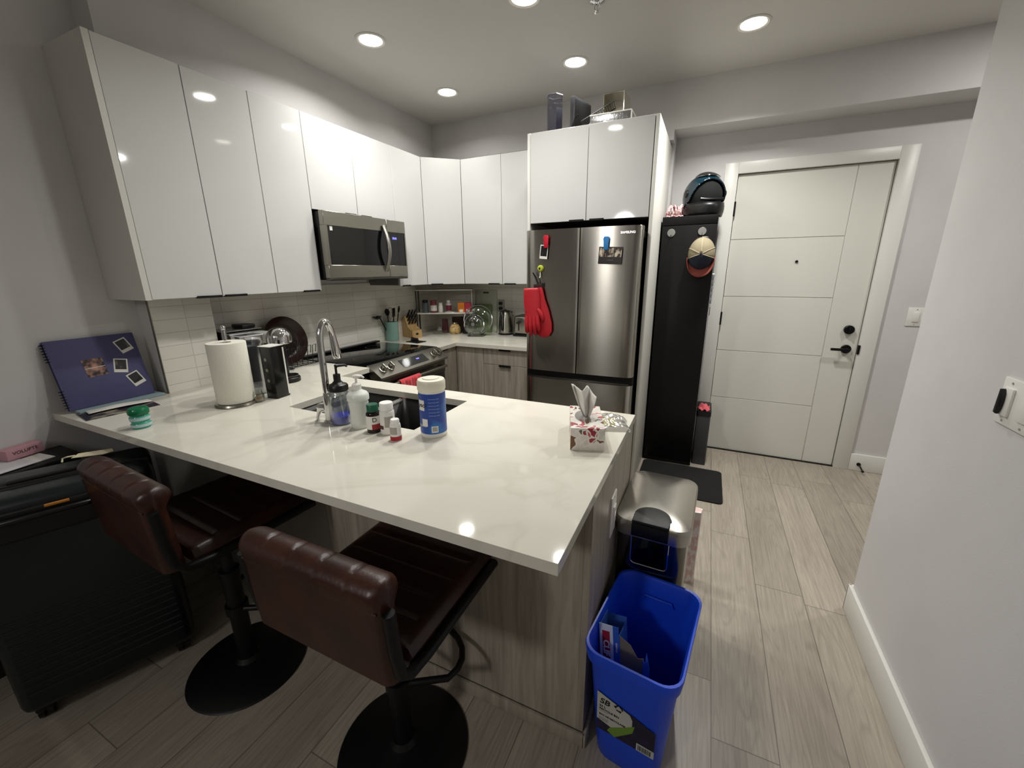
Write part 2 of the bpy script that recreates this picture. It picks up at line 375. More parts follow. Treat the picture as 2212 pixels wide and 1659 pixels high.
plate('light_switch', 'white rocker light switch on the wall right of the entry door', 'light switch', (3.64, YE, 1.157), 0, .092, .122, [('rocker', 0, M_wht)])
plate('dimmer_switch', 'white double switch plate with a black slider on the near right wall', 'light switch', (XR, -2.047, 1.155), -PI/2, .16, .118, [('slider', -.045, M_black), ('rocker', .025, M_wht)])
plate('outlet', 'white power outlet on the end panel of the peninsula', 'outlet', (2.1435, -2.155, .684), PI/2, .075, .15, [('socket', 0, M_wht)])

# ------------------------------------------------------------------ wall cabinets
ZUB, ZUT, XU = 1.3763, 2.3553, .1883
def pull(parent, p0, p1, z, out):   # thin edge pull under/over a door edge
    b = MB(); x0, y0 = p0; x1, y1 = p1
    d_ = Vector((x1-x0, y1-y0, 0)); L_ = d_.length; a = math.atan2(d_.y, d_.x)
    b.box(0, L_, -.012, .004, -.004, .006, .0015, 1); b.box(0, L_, .0, .018, -.006, -.003)
    b.xf(T(x0, y0, z) @ Matrix.Rotation(a, 4, 'Z')); return b.build('handle', M_blackm, parent, True)
def leftdoor(t, ya, yb_, z0, z1, hy0, hy1):
    D = B('door', M_gloss, t, XU-.019, XU, ya+.0015, yb_-.0015, z0, z1, .0012, seg=1)
    b = MB(); b.box(XU-.014, XU+.012, hy0, hy1, z0-.005, z0+.006, .0015, 1); h = b.build('handle', M_blackm, None); 
    h.parent = D; h.matrix_parent_inverse = Matrix.Identity(4)
    me = h.data; me.transform(wm(D).inverted())
    return D
BK = XL+.001
t = thing('wall_cabinet', 'white glossy double wall cabinet at the left end with an end panel', 'cabinet', (XL, -2.456, ZUB), group='white wall cabinets on the left wall')
B('side_panel', M_cabw, t, BK, XU+.001, -2.4558, -2.4335, ZUB-.002, ZUT+.001)
B('body', M_carc, t, BK, XU-.021, -2.433, -1.843, ZUB+.004, ZUT-.002)
leftdoor(t, -2.433, -2.138, ZUB, ZUT, -2.255, -2.145); leftdoor(t, -2.138, -1.841, ZUB, ZUT, -2.128, -2.02)
t = thing('wall_cabinet', 'white glossy single wall cabinet just left of the microwave', 'cabinet', (XL, -1.841, ZUB), group='white wall cabinets on the left wall')
B('body', M_carc, t, BK, XU-.021, -1.8405, -1.5445, ZUB+.004, ZUT-.002); leftdoor(t, -1.841, -1.5433, ZUB, ZUT, -1.675, -1.565)
t = thing('wall_cabinet', 'short white glossy double cabinet above the microwave', 'cabinet', (XL, -1.543, 1.8466), group='white wall cabinets on the left wall')
B('body', M_carc, t, BK, XU-.021, -1.543, -.809, 1.85, ZUT-.002); leftdoor(t, -1.5433, -1.1783, 1.8466, ZUT, -1.29, -1.2); leftdoor(t, -1.1783, -.8084, 1.8466, ZUT, -1.15, -1.06)
t = thing('wall_cabinet', 'narrow white glossy wall cabinet just right of the microwave', 'cabinet', (XL, -.808, ZUB), group='white wall cabinets on the left wall')
B('body', M_carc, t, BK, XU-.021, -.8075, -.4545, ZUB+.004, ZUT-.002); leftdoor(t, -.8084, -.453, ZUB, ZUT, -.775, -.69)
# diagonal corner cabinet
t = thing('corner_cabinet', 'white glossy wall cabinet with a diagonal door in the corner', 'cabinet', (0, -.453, ZUB))
b = MB(); b.prism([(BK, YB-.001), (BK, -.451), (.165, -.451), (.174, -.436), (.411, -.222), (.4236, -.2165), (.4236, YB-.001)], ZUB+.004, ZUT-.002); b.build('body', M_carc, t, True)
dv = Vector((.4256-XU, -.2385+.453)); L_ = dv.length; a = math.atan2(dv.y, dv.x)
b = MB(); b.box(.0015, L_-.0015, 0, .019, ZUB, ZUT, .0012, 1); b.xf(T(XU, -.453, 0) @ Matrix.Rotation(a, 4, 'Z')); D = b.build('door', M_gloss, t, True)
b = MB(); b.box(.03, .13, -.012, .014, ZUB-.005, ZUB+.006, .0015, 1); b.xf(T(XU, -.453, 0) @ Matrix.Rotation(a, 4, 'Z')); b.build('handle', M_blackm, D, True)
# back wall pair
t = thing('wall_cabinet', 'white glossy double wall cabinet between the corner and the fridge', 'cabinet', (.4256, 0, ZUB))
B('body', M_carc, t, .4262, 1.192, -.2175, YB-.001, ZUB+.004, ZUT-.004)
for xa, xb, h0, h1 in ((.4256, .7923, .665, .765), (.7923, 1.192, .815, .915)):
    D = B('door', M_gloss, t, xa+.0015, xb-.0015, -.2385, -.2195, ZUB, ZUT, .0012, seg=1); B('handle', M_blackm, D, h0, h1, -.2505, -.2245, ZUB-.005, ZUB+.006, .0015)
B('shadow_gap', mat('dark_gap', '#3c3a37', .7), t, .4256, 1.192, -.23, -.001, ZUT-.001, ZUT+.004)
# fridge cabinet with tall side panels
t = thing('refrigerator_cabinet', 'tall white gloss cabinet enclosing and topping the fridge', 'cabinet', (1.194, -.65, 0))
YF = -.65; ZFT, ZFB = 2.337, 1.79
B('side_panel', M_cabw, t, 1.193, 1.2125, YF, YB-.009, 0, ZFT, .001); B('side_panel', M_cabw, t, 1.9905, 2.012, YF-.001, YB-.001, 0, ZFT, .001)
B('body', M_carc, t, 1.213, 1.990, YF+.021, -.001, ZFB+.002, ZFT-.001)
for xa, xb, h0, h1 in ((1.2135, 1.5996, 1.49, 1.585), (1.5996, 1.987, 1.625, 1.715)):
    D = B('door', M_gloss, t, xa+.0015, xb-.0015, YF, YF+.019, ZFB, ZFT-.001, .0012, seg=1); B('handle', M_blackm, D, h0, h1, YF-.012, YF+.014, ZFB-.005, ZFB+.008, .0015)

# ------------------------------------------------------------------ microwave
t = thing('microwave', 'stainless over-the-range microwave with black glass door', 'microwave', (XL, -1.17, 1.44))
y0, y1, z0, z1 = -1.535, -.795, 1.445, 1.838
B('casing', M_black, t, XL+.012, .225, y0+.008, y1-.008, z0, z1-.004, .003)
b = MB(); b.box(.05, .2, y0+.05, y1-.05, z0-.008, z0, .002); b.build('grease_filter', M_dsteel, t, True)
def frame(b, xa, xb, ya, yb_, za, zb, wy0, wy1, wz0, wz1):
    b.box(xa, xb, ya, yb_, zb-wz1, zb, .002, 1); b.box(xa, xb, ya, yb_, za, za+wz0, .002, 1)
    b.box(xa, xb, ya, ya+wy0, za+wz0, zb-wz1); b.box(xa, xb, yb_-wy1, yb_, za+wz0, zb-wz1)
b = MB(); frame(b, .226, .262, y0, -.995, z0+.004, z1, .022, .002, .078, .082); D = b.build('door', M_steelx, t, True)
B('door_glass', M_bglass, D, .23, .258, y0+.022, -.997, z0+.082, z1-.082)
b = MB(); frame(b, .226, .262, -.992, y1, z0+.004, z1, .002, .012, .078, .082); b.build('control_frame', M_steelx, t, True)
P_ = B('control_panel', M_bglass, t, .23, .258, -.99, y1-.012, z0+.082, z1-.082)
o = text('10:41', .022, mat('violet_display', '#3a3cff', .4, emit='#6a68ff', es=4), P_, wm(P_).inverted() @ T(.2585, -.915, 1.715) @ FACE_PX, 'clock_display')
for i, yy in enumerate((-.93, -.88)):
    for j in range(3): text('.', .02, mat('grey_print', '#6b6b6b', .5), P_, wm(P_).inverted() @ T(.2585, yy, 1.56+.045*j) @ FACE_PX, 'button_mark')
b = MB(); pts = []
for i in range(15):
    u = i/14; pts.append((.266+.040*math.sin(PI*u), -1.03+.012*math.sin(PI*u)*0, z0+.045+(z1-z0-.09)*u))
vs = b.tube(pts, .011, 10); 
for v in b.bm.verts: v.co.y = -1.03+(v.co.y+1.03)*1.35
b.build('handle', M_steel, t, True)
B('energy_sticker', M_paper, D, .2582, .2588, -1.492, -1.472, 1.728, 1.752)
text('whirl', .014, mat('grey_print', '#6b6b6b', .5), D, wm(D).inverted() @ T(.2625, -1.2, z0+.045) @ FACE_PX, 'badge')
B('trim_strip', M_dsteel, t, .226, .258, y0, y1, z0-.012, z0+.003, .002)

# ------------------------------------------------------------------ base cabinets
XF, YFc = .515, -.555         # worktop front edges
def wfront(parent, x0, x1, y0, y1, z0, z1, axis, h=None):
    D = B('door', M_wood, parent, x0, x1, y0, y1, z0, z1, .001, seg=1)
    return D
t = thing('base_cabinet', 'grey-brown wood grain base cabinet filling the corner right of the range', 'cabinet', (XL, -.5, 0))
B('body', M_wood, t, XL+.001, XF-.042, -.806, YFc+.03, .1, Z0-.031); B('toe_kick', M_black, t, XL+.01, XF-.09, -.80, YFc+.1, 0, .1)
D = B('door', M_wood, t, XF-.04, XF-.021, -.805, YFc+.022, .1, Z0-.035, .001, seg=1); B('handle', M_blackm, D, XF-.03, XF-.008, -.76, -.67, Z0-.043, Z0-.033, .001)
t = thing('base_cabinet', 'grey-brown wood base cabinet with a door and drawers left of the fridge', 'cabinet', (.52, -.5, 0))
B('body', M_wood, t, XF-.02, 1.192, YFc+.041, YB-.01, .1, Z0-.031); B('toe_kick', M_black, t, XF-.02, 1.19, YFc+.09, YB-.02, 0, .1)
B('door', M_wood, t, XF-.018, .7535, YFc+.021, YFc+.04, .1, Z0-.035, .001, seg=1)
for za, zb in ((.753, Z0-.035), (.43, .75), (.1, .427)):
    D = B('drawer', M_wood, t, .7565, 1.191, YFc+.021, YFc+.04, za, zb, .001, seg=1)
    B('handle', M_blackm, D, .90, 1.0, YFc+.008, YFc+.03, zb-.012, zb+.003, .001)
t = thing('dishwasher', 'steel dishwasher front under the worktop left of the range', 'dishwasher', (XL, -1.68, 0))
B('tub', M_black, t, XL+.02, XF-.045, -1.79, -1.56, .1, Z0-.035); B('front_panel', M_steelx, t, XF-.04, XF-.018, -1.795, -1.556, .1, .855, .003)
B('control_strip', M_black, t, XF-.05, XF-.022, -1.795, -1.556, .858, Z0-.033, .001); B('toe_kick', M_black, t, 0, XF-.09, -1.79, -1.56, 0, .1)
# peninsula
YP0, YP1, XP = -2.7416, -1.776, 2.1458
t = thing('peninsula_cabinet', 'grey-brown wood grain peninsula base carrying the breakfast bar', 'cabinet', (1.3, -2.1, 0))
B('back_panel', M_wood, t, 1.098, 2.122, -2.4396, -2.42, .0525, Z0-.031)
B('painted_panel', mat('grey_panel_paint', '#8a8882', .6), t, XL+.001, 1.097, -2.4396, -2.42, .0525, Z0-.031)
B('end_panel', M_wood, t, 2.1225, 2.1435, -2.4396, -1.80, .0525, Z0-.031)
b = MB(); b.box(XL+.02, .46, -2.419, -2.372, .06, Z0-.031); b.box(.49, .735, -2.419, -1.80, .06, .86); b.box(1.432, 2.122, -2.419, -1.80, .06, .86); b.box(.735, 1.432, -2.419, -1.80, .06, .62); b.build('body', mat('carcass', '#5d574e', .6), t, True)
B('toe_trim', M_wood, t, XL+.001, 2.152, -2.452, -2.44, 0, .052, .003); B('toe_trim', M_wood, t, 2.144, 2.156, -2.452, -1.80, 0, .052, .003)
# worktop with sink cut-out
SX0, SX1, SY0, SY1 = .735, 1.42, -2.272, -1.888
def slab_from_cells(name, xs, ys, skip, z0, z1, m, bev=.001):
    b = MB(); V = {}
    def gv_(i, j, k):
        key = (i, j, k)
        if key not in V: V[key] = b.bm.verts.new((xs[i], ys[j], (z0, z1)[k]))
        return V[key]
    cells = {(i, j) for i in range(len(xs)-1) for j in range(len(ys)-1) if not skip(i, j)}
    for (i, j) in cells:
        for k in (0, 1): b.bm.faces.new([gv_(i, j, k), gv_(i+1, j, k), gv_(i+1, j+1, k), gv_(i, j+1, k)])
        for di, dj, a, c in ((-1, 0, (0, 0), (0, 1)), (1, 0, (1, 0), (1, 1)), (0, -1, (0, 0), (1, 0)), (0, 1, (0, 1), (1, 1))):
            if (i+di, j+dj) not in cells:
                b.bm.faces.new([gv_(i+a[0], j+a[1], 0), gv_(i+c[0], j+c[1], 0), gv_(i+c[0], j+c[1], 1), gv_(i+a[0], j+a[1], 1)])
    bmesh.ops.recalc_face_normals(b.bm, faces=b.bm.faces)
    es = [e for e in b.bm.edges if len(e.link_faces) == 2 and e.calc_face_angle(0) > .5]
    if bev: bmesh.ops.bevel(b.bm, geom=es, offset=bev, segments=2, profile=.5, affect='EDGES')
    return b.build(name, m, ang=20)
xs = [XL+.0005, .0005, XF, SX0, SX1, XP]; ys = [YP0, -2.3695, SY0, -2.0965, SY1, YP1, -1.548]
def sk(i, j):
    if xs[i] >= SX0-1e-6 and xs[i+1] <= SX1+1e-6 and ys[j] >= SY0-1e-6 and ys[j+1] <= SY1+1e-6: return True
    if i == 0 and j in (1, 2): return True
    if j == 5 and i >= 2: return True
    return False
o = slab_from_cells('worktop', xs, ys, sk, Z0-.03, Z0, M_quartz); tag(o, 'cream quartz peninsula worktop with the sink, breakfast bar overhang', 'worktop')
xs2 = [XL+.0085, XF, 1.192]; ys2 = [-.803, YFc, YB-.0085]
o = slab_from_cells('worktop', xs2, ys2, lambda i, j: i == 1 and j == 0, Z0-.03, Z0, M_quartz); tag(o, 'cream quartz L-shaped corner worktop between the range and the fridge', 'worktop')
# sink
t = thing('sink', 'dark undermount steel double sink set in the peninsula', 'sink', ((SX0+SX1)/2, (SY0+SY1)/2, Z0-.24))
def bowl(x0, x1, y0, y1, zt, zb):
    b = MB(); o_ = rr(x0, x1, y0, y1, .025); i_ = rr(x0+.012, x1-.012, y0+.012, y1-.012, .03)
    R1 = [b.bm.verts.new((x, y, zt)) for x, y in o_]; R2 = [b.bm.verts.new((x, y, zb)) for x, y in i_]
    n = len(R1)
    for k in range(n): b.bm.faces.new((R1[k], R1[(k+1) % n], R2[(k+1) % n], R2[k]))
    b.bm.faces.new(R2)
    return b
XM = 1.045
bw = bowl(SX0-.004, XM-.008, SY0-.004, SY1+.004, Z0-.031, Z0-.23).build('bowl', M_sink, t, True, solid=.002)
b = MB(); b.cyl(((SX0+XM)/2, (SY0+SY1)/2, Z0-.228), .045, .003); b.build('drain', M_chrome, bw, True)
bw = bowl(XM+.008, SX1+.004, SY0-.004, SY1+.004, Z0-.031, Z0-.23).build('bowl', M_sink, t, True, solid=.002)
b = MB(); b.cyl(((SX1+XM)/2, (SY0+SY1)/2, Z0-.228), .045, .003); b.build('drain', M_chrome, bw, True)
B('divider', mat('divider_steel', '#cfcdc6', .35, metal=.6), t, XM-.012, XM+.012, SY0+.002, SY1-.002, Z0-.045, Z0-.034, .002)
# faucet
fx, fy = 1.062, -2.335
t = thing('faucet', 'tall chrome gooseneck pull-down faucet behind the sink', 'faucet', (fx, fy, Z0))
b = MB(); b.lathe([(0, 0), (.024, 0), (.024, .006), (.0175, .012), (.0165, .10), (.0135, .12), (0, .12)]); b.build('body', M_chrome, t)
pts = [(0, 0, .11), (0, 0, .20), (0, 0, .29)]; 
for i in range(1, 15):
    a = PI*i/15*1.0; pts.append((-.004*(1-math.cos(a)), .034*(1-math.cos(a)), .305+.085*math.sin(a)))
b = MB(); b.tube(pts, .0125, 16); b.build('spout', M_chrome, t)
e = Vector(pts[-1]); b = MB(); b.tube([e+Vector((0, -.001, .012)), e+Vector((.0, .003, -.02)), e+Vector((.001, .008, -.068)), e+Vector((.001, .0095, -.08))], [.013, .0145, .018, .016], 16); b.build('spray_head', M_chrome, t)
b = MB(); b.tube([(-.012, 0, .06), (-.035, -.004, .058), (-.045, -.005, .058)], [.017, .02, .016], 14)
b.tube([(-.042, -.005, .058), (-.052, -.006, .03), (-.062, -.008, .0)], [.011, .009, .007], 10); b.build('lever', M_chrome, t)

# ------------------------------------------------------------------ range
t = thing('range', 'stainless slide-in range with black glass cooktop and front knobs', 'range', (.2, -1.175, 0))
ry0, ry1 = -1.545, -.806
B('body', M_dsteel, t, XL+.02, .525, ry0, ry1, .02, .90)
b = MB(); b.box(XL+.012, .497, ry0-.002, ry1+.001, .901, .921, .003, 2); b.build('cooktop', M_bglass, t, True)
B('rear_vent', M_black, t, XL+.010, XL+.055, ry0-.001, ry1, .9215, .934, .003)
for cx_, cy_, r_ in ((.33, -1.36, .095), (.33, -1.0, .11), (.06, -1.36, .07), (.06, -1.0, .075)):
    b = MB(); b.lathe([(r_, 0), (r_+.0025, 0)], (cx_, cy_, .9213), 40); b.build('burner_ring', mat('burner_print', '#3a3a3a', .3), t, True)
# slanted control panel
b = MB(); prof = [(.492, .922), (.505, .922), (.603, .852), (.600, .838), (.52, .838), (.492, .88)]
b.prism([(x, z) for x, z in prof], ry0-.002, ry1-.012, 'xz'); P_ = b.build('control_panel', M_steelx, t, True)
n_ = Vector((.07, 0, .098)).normalized(); mid = Vector((.554, 0, .887)); along = Vector((.098, 0, -.07)).normalized()
rot = Matrix(((along.x, 0, n_.x), (0, 1, 0), (along.z, 0, n_.z))).to_4x4()
for yy in (-1.475, -1.405, -.935, -.87):
    b = MB(); b.lathe([(0, 0), (.026, 0), (.026, .006), (.021, .008), (.0205, .026), (.018, .030), (0, .030)], seg=28); b.box(-.021, .021, -.007, .007, .022, .040, .004, 2)
    b.xf(T(mid.x, yy, mid.z) @ rot); b.build('knob', M_steelx, t, True)
b = MB(); b.box(-.036, .036, -.135, .135, 0, .0015); b.xf(T(mid.x, -1.165, mid.z) @ rot); S_ = b.build('display', M_bglass, t, True)
text('12:00', .014, mat('violet_display', '#3a3cff'), S_, wm(S_).inverted() @ T(mid.x, -1.12, mid.z) @ rot @ T(-.006, 0, .0018) @ Matrix.Rotation(PI/2, 4, 'Z'), 'clock_display')
D = B('oven_door', M_bglass, t, .527, .56, ry0+.004, ry1-.004, .20, .832, .003)
B('door_frame', M_dsteel, D, .5605, .566, ry0+.004, ry1-.004, .735, .832, .002)
b = MB(); b.tube([(.61, ry0+.05, .79), (.61, ry1-.05, .79)], .011, 12)
for yy in (ry0+.07, ry1-.07): b.tube([(.562, yy, .79), (.61, yy, .79)], .008, 10)
b.build('handle', M_steelx, D, True)
B('drawer', M_steelx, t, .527, .557, ry0+.004, ry1-.004, .04, .195, .003)
# red towel on the handle
b = MB(); ty0, ty1 = -1.40, -1.19
def tw(u, v):
    y = ty0+(ty1-ty0)*u; s_ = v*.50
    w = .0035*math.sin(u*19)+.002*math.sin(u*41+v*4)
    if s_ < .22: return (.596-.002+w*.6, y, .79+s_-.22+.0)
    if s_ < .28:
        a = PI*(1-(s_-.22)/.06); return (.610+.0155*math.cos(a), y, .79+.0155*math.sin(a))
    return (.6265+w, y, .79-(s_-.28))
b.grid(tw, 40, 44); o = b.build('dish_towel', mat('red_towel', '#b51f2a', .85, sheen=.4, bump=((300, 300, 300), .5)), None, solid=.004); tag(o, 'red dish towel draped over the oven door handle', 'towel')

# ------------------------------------------------------------------ refrigerator
t = thing('refrigerator', 'stainless french door refrigerator with a bottom freezer drawer', 'refrigerator', (1.6, -.35, 0))
fx0, fx1, fyf = 1.2215, 1.974, -.765
B('casing', M_fside, t, fx0+.008, fx1-.004, -.66, .09, .02, 1.715, .004)
B('top_hinge_cover', M_black, t, fx0+.01, fx1-.01, -.645, .05, 1.716, 1.74, .003)
def fdoor(name, x0, x1, z0, z1, lr, rr_, dep=.09):
    # front follows one shallow bow across the fridge, with tight rounded outer edges
    y1 = fyf+dep; xc = (fx0+fx1)/2; hw = (fx1-fx0)/2; prof = [(x1, y1)]; n = 40
    for i in range(n+1):
        x = x1+(x0-x1)*i/n; y = fyf+.010*((x-xc)/hw)**2
        for edge, r in ((x1, rr_), (x0, lr)):
            d_ = abs(x-edge)
            if r > 0 and d_ < r: y += .026*(1-math.sqrt(max(0, 1-(1-d_/r)**2))) if r > .02 else .003*(1-d_/r)
        prof.append((x, y))
    prof.append((x0, y1))
    b = MB(); b.prism(prof[::-1], z0, z1, 'xy', .002); return b.build(name, M_steel, t, True, ang=35)
D1 = fdoor('left_door', fx0, 1.5955, .802, 1.737, .075, .0)
D2 = fdoor('right_door', 1.6025, fx1, .802, 1.737, .0, .085)
D3 = fdoor('freezer_drawer', fx0, fx1, .06, .745, .085, .085)
B('door_gasket', M_black, t, fx0+.01, fx1-.012, -.675, -.661, .81, 1.73)
B('grip_recess', M_black, t, fx0+.004, fx1-.004, fyf+.035, -.661, .7455, .8015)
B('grip_lip', M_dsteel, D3, fx0+.02, fx1-.02, fyf+.012, fyf+.034, .7455, .757, .002)
text('SAMSUNG', .019, mat('logo_silver', '#e8e8e6', .25, metal=.8), D2, wm(D2).inverted() @ T(1.892, fyf-.0005, 1.697) @ FACE_MY, 'logo', bold=.0004)
B('kick_plate', M_black, t, fx0+.01, fx1-.01, -.66, -.62, 0, .055)
yf_ = fyf-.001
# magnets and what they hold
def clip(name, label, loc, col):
    t = thing(name, label, 'magnet clip', loc); m = mat(name+'_'+col[1:], col, .35)
    b = MB(); b.box(-.014, .014, -.006, 0, -.03, .03, .004); b.build('back_jaw', m, t)
    b = MB(); b.prism([(-.013, -.032), (.013, -.032), (.016, .0), (.014, .02), (.019, .032), (.012, .046), (-.012, .046), (-.019, .032), (-.014, .02), (-.016, 0)], -.018, -.010, 'xz', .002); b.build('front_jaw', m, t)
    b = MB(); b.cyl((0, -.009, .008), .006, .005, 'y', 12); b.build('spring_pin', M_chrome, t); return t
clip('magnet_clip', 'red magnetic clip on the left fridge door holding an instant photo', (1.378, yf_, 1.655), '#b3172c')
t = thing('instant_photo', 'white framed instant photo hanging under the red clip', 'photo', (1.362, yf_-.0075, 1.60)); t.rotation_euler = (0, .1, 0)
b = MB(); b.box(-.027, .027, -.001, 0, -.045, .042); b.build('frame', M_paper, t)
b = MB(); b.box(-.022, .022, -.0015, -.0008, -.028, .036); b.build('picture', mat('dark_photo', '#141315', .3, noise=((40, 40, 40), '#3b3330', .55, .7)), t)
clip('magnet_clip', 'blue magnetic clip on the right fridge door holding a photo strip', (1.768, yf_, 1.632), '#2b78b8')
t = thing('photo_strip', 'wide dark photo print with three pictures under the blue clip', 'photo', (1.795, yf_-.0075, 1.567)); t.rotation_euler = (0, .04, 0)
b = MB(); b.box(-.072, .072, -.001, 0, -.05, .05); b.build('card', mat('photo_black', '#1d1814', .3), t)
for i in range(3):
    b = MB(); b.box(-.068+.047*i, -.027+.047*i, -.0016, -.001, -.008, .044); pf = b.build('picture', mat('warm_photo', '#2a1c14', .35, noise=((45, 45, 30), '#cfc0aa', .45, .62)), t)
text('CONGRATS', .008, mat('grey_print', '#6b6b6b'), t, T(0, -.0014, -.028) @ FACE_MY, 'caption')
# lime hook + red mitt
t = thing('magnet_hook', 'lime green round magnetic hook on the left fridge door', 'magnet hook', (1.338, yf_, 1.495))
b = MB(); b.lathe([(0, -.016), (.016, -.014), (.022, -.006), (.022, 0), (0, 0)], axis='y', seg=24); b.build('knob', mat('lime_plastic', '#b3bd3c', .35), t)
b = MB(); b.lathe([(0, -.0175), (.006, -.0172), (.0065, -.0150)], (-.003, 0, 0), 16, 'y'); b.build('button', M_black, t)
b = MB(); b.tube([(0, -.006, -.018), (0, -.008, -.05), (0, -.016, -.062), (0, -.022, -.055)], .0035, 8); b.build('hook', mat('clear_hook', '#c9c8b4', .2), t)
M_red = mat('red_silicone', '#b5202b', .45, bump=((160, 160, 160), .15))
def mitt_outline(flip):
    return
t = thing('oven_glove', 'red five-fingered oven glove hanging on the fridge, in front', 'oven glove', (1.300, yf_-.012, 1.10)); t.rotation_euler = (0, -.06, 0)
b = MB()
b.grid(lambda u, v: ((.052+.006*math.sin(v*3))*math.cos(2*PI*u)*(1.0-.0*v), -.02+.016*math.sin(2*PI*u), .27-.17*v), 28, 10)
b.build('cuff', M_red, t, solid=.003)
b = MB(); vs = b.lathe([(0, -.085), (.03, -.075), (.052, -.04), (.057, 0), (.053, .05), (.05, .09)], (0, -.02, .09), 28)
for v in vs: v.co.y = -.02+(v.co.y+.02)*.32
b.build('palm', M_red, t)
for i, (x, L_, a) in enumerate(((-.041, .075, -.05), (-.016, .095, 0), (.012, .09, .04), (.037, .065, .10))):
    b = MB(); b.tube([(x, -.024, .085), (x+a*.3*L_, -.030, .06-.35*L_), (x+a*L_, -.030, .055-L_), (x+a*L_, -.028, .045-L_)], [.015, .0155, .0135, .006], 12); b.build('finger', M_red, t)
b = MB(); b.tube([(.04, -.02, .13), (.062, -.024, .10), (.072, -.024, .065), (.073, -.024, .05)], [.014, .016, .013, .006], 12); b.build('thumb', M_red, t)
t = thing('oven_mitt', 'red quilted oven mitt hanging on the fridge behind the glove', 'oven mitt', (1.375, yf_-.006, 1.04)); t.rotation_euler = (0, -.14, 0)
b = MB(); out = [(-.03, .34), (.028, .34), (.036, .25), (.055, .17), (.065, .09), (.06, .035), (.035, .004), (.0, -.002), (-.035, .01), (-.055, .05), (-.05, .12), (-.04, .2), (-.036, .27)]
b.prism(out, -.018, -.002, 'xz', .005); b.build('mitt_body', M_red, t)
b = MB(); b.prism([(-.031, .335), (.03, .335), (.032, .36), (-.029, .36)], -.019, -.001, 'xz', .003); b.build('cuff_binding', mat('dark_binding', '#2a1618', .7), t)
b = MB(); b.tube([(0, -.01, .355), (-.012, -.012, .40), (-.025, -.014, .435), (-.022, -.018, .438), (-.004, -.012, .40), (.006, -.01, .355)], .003, 8); b.build('hanging_loop', M_black, t)


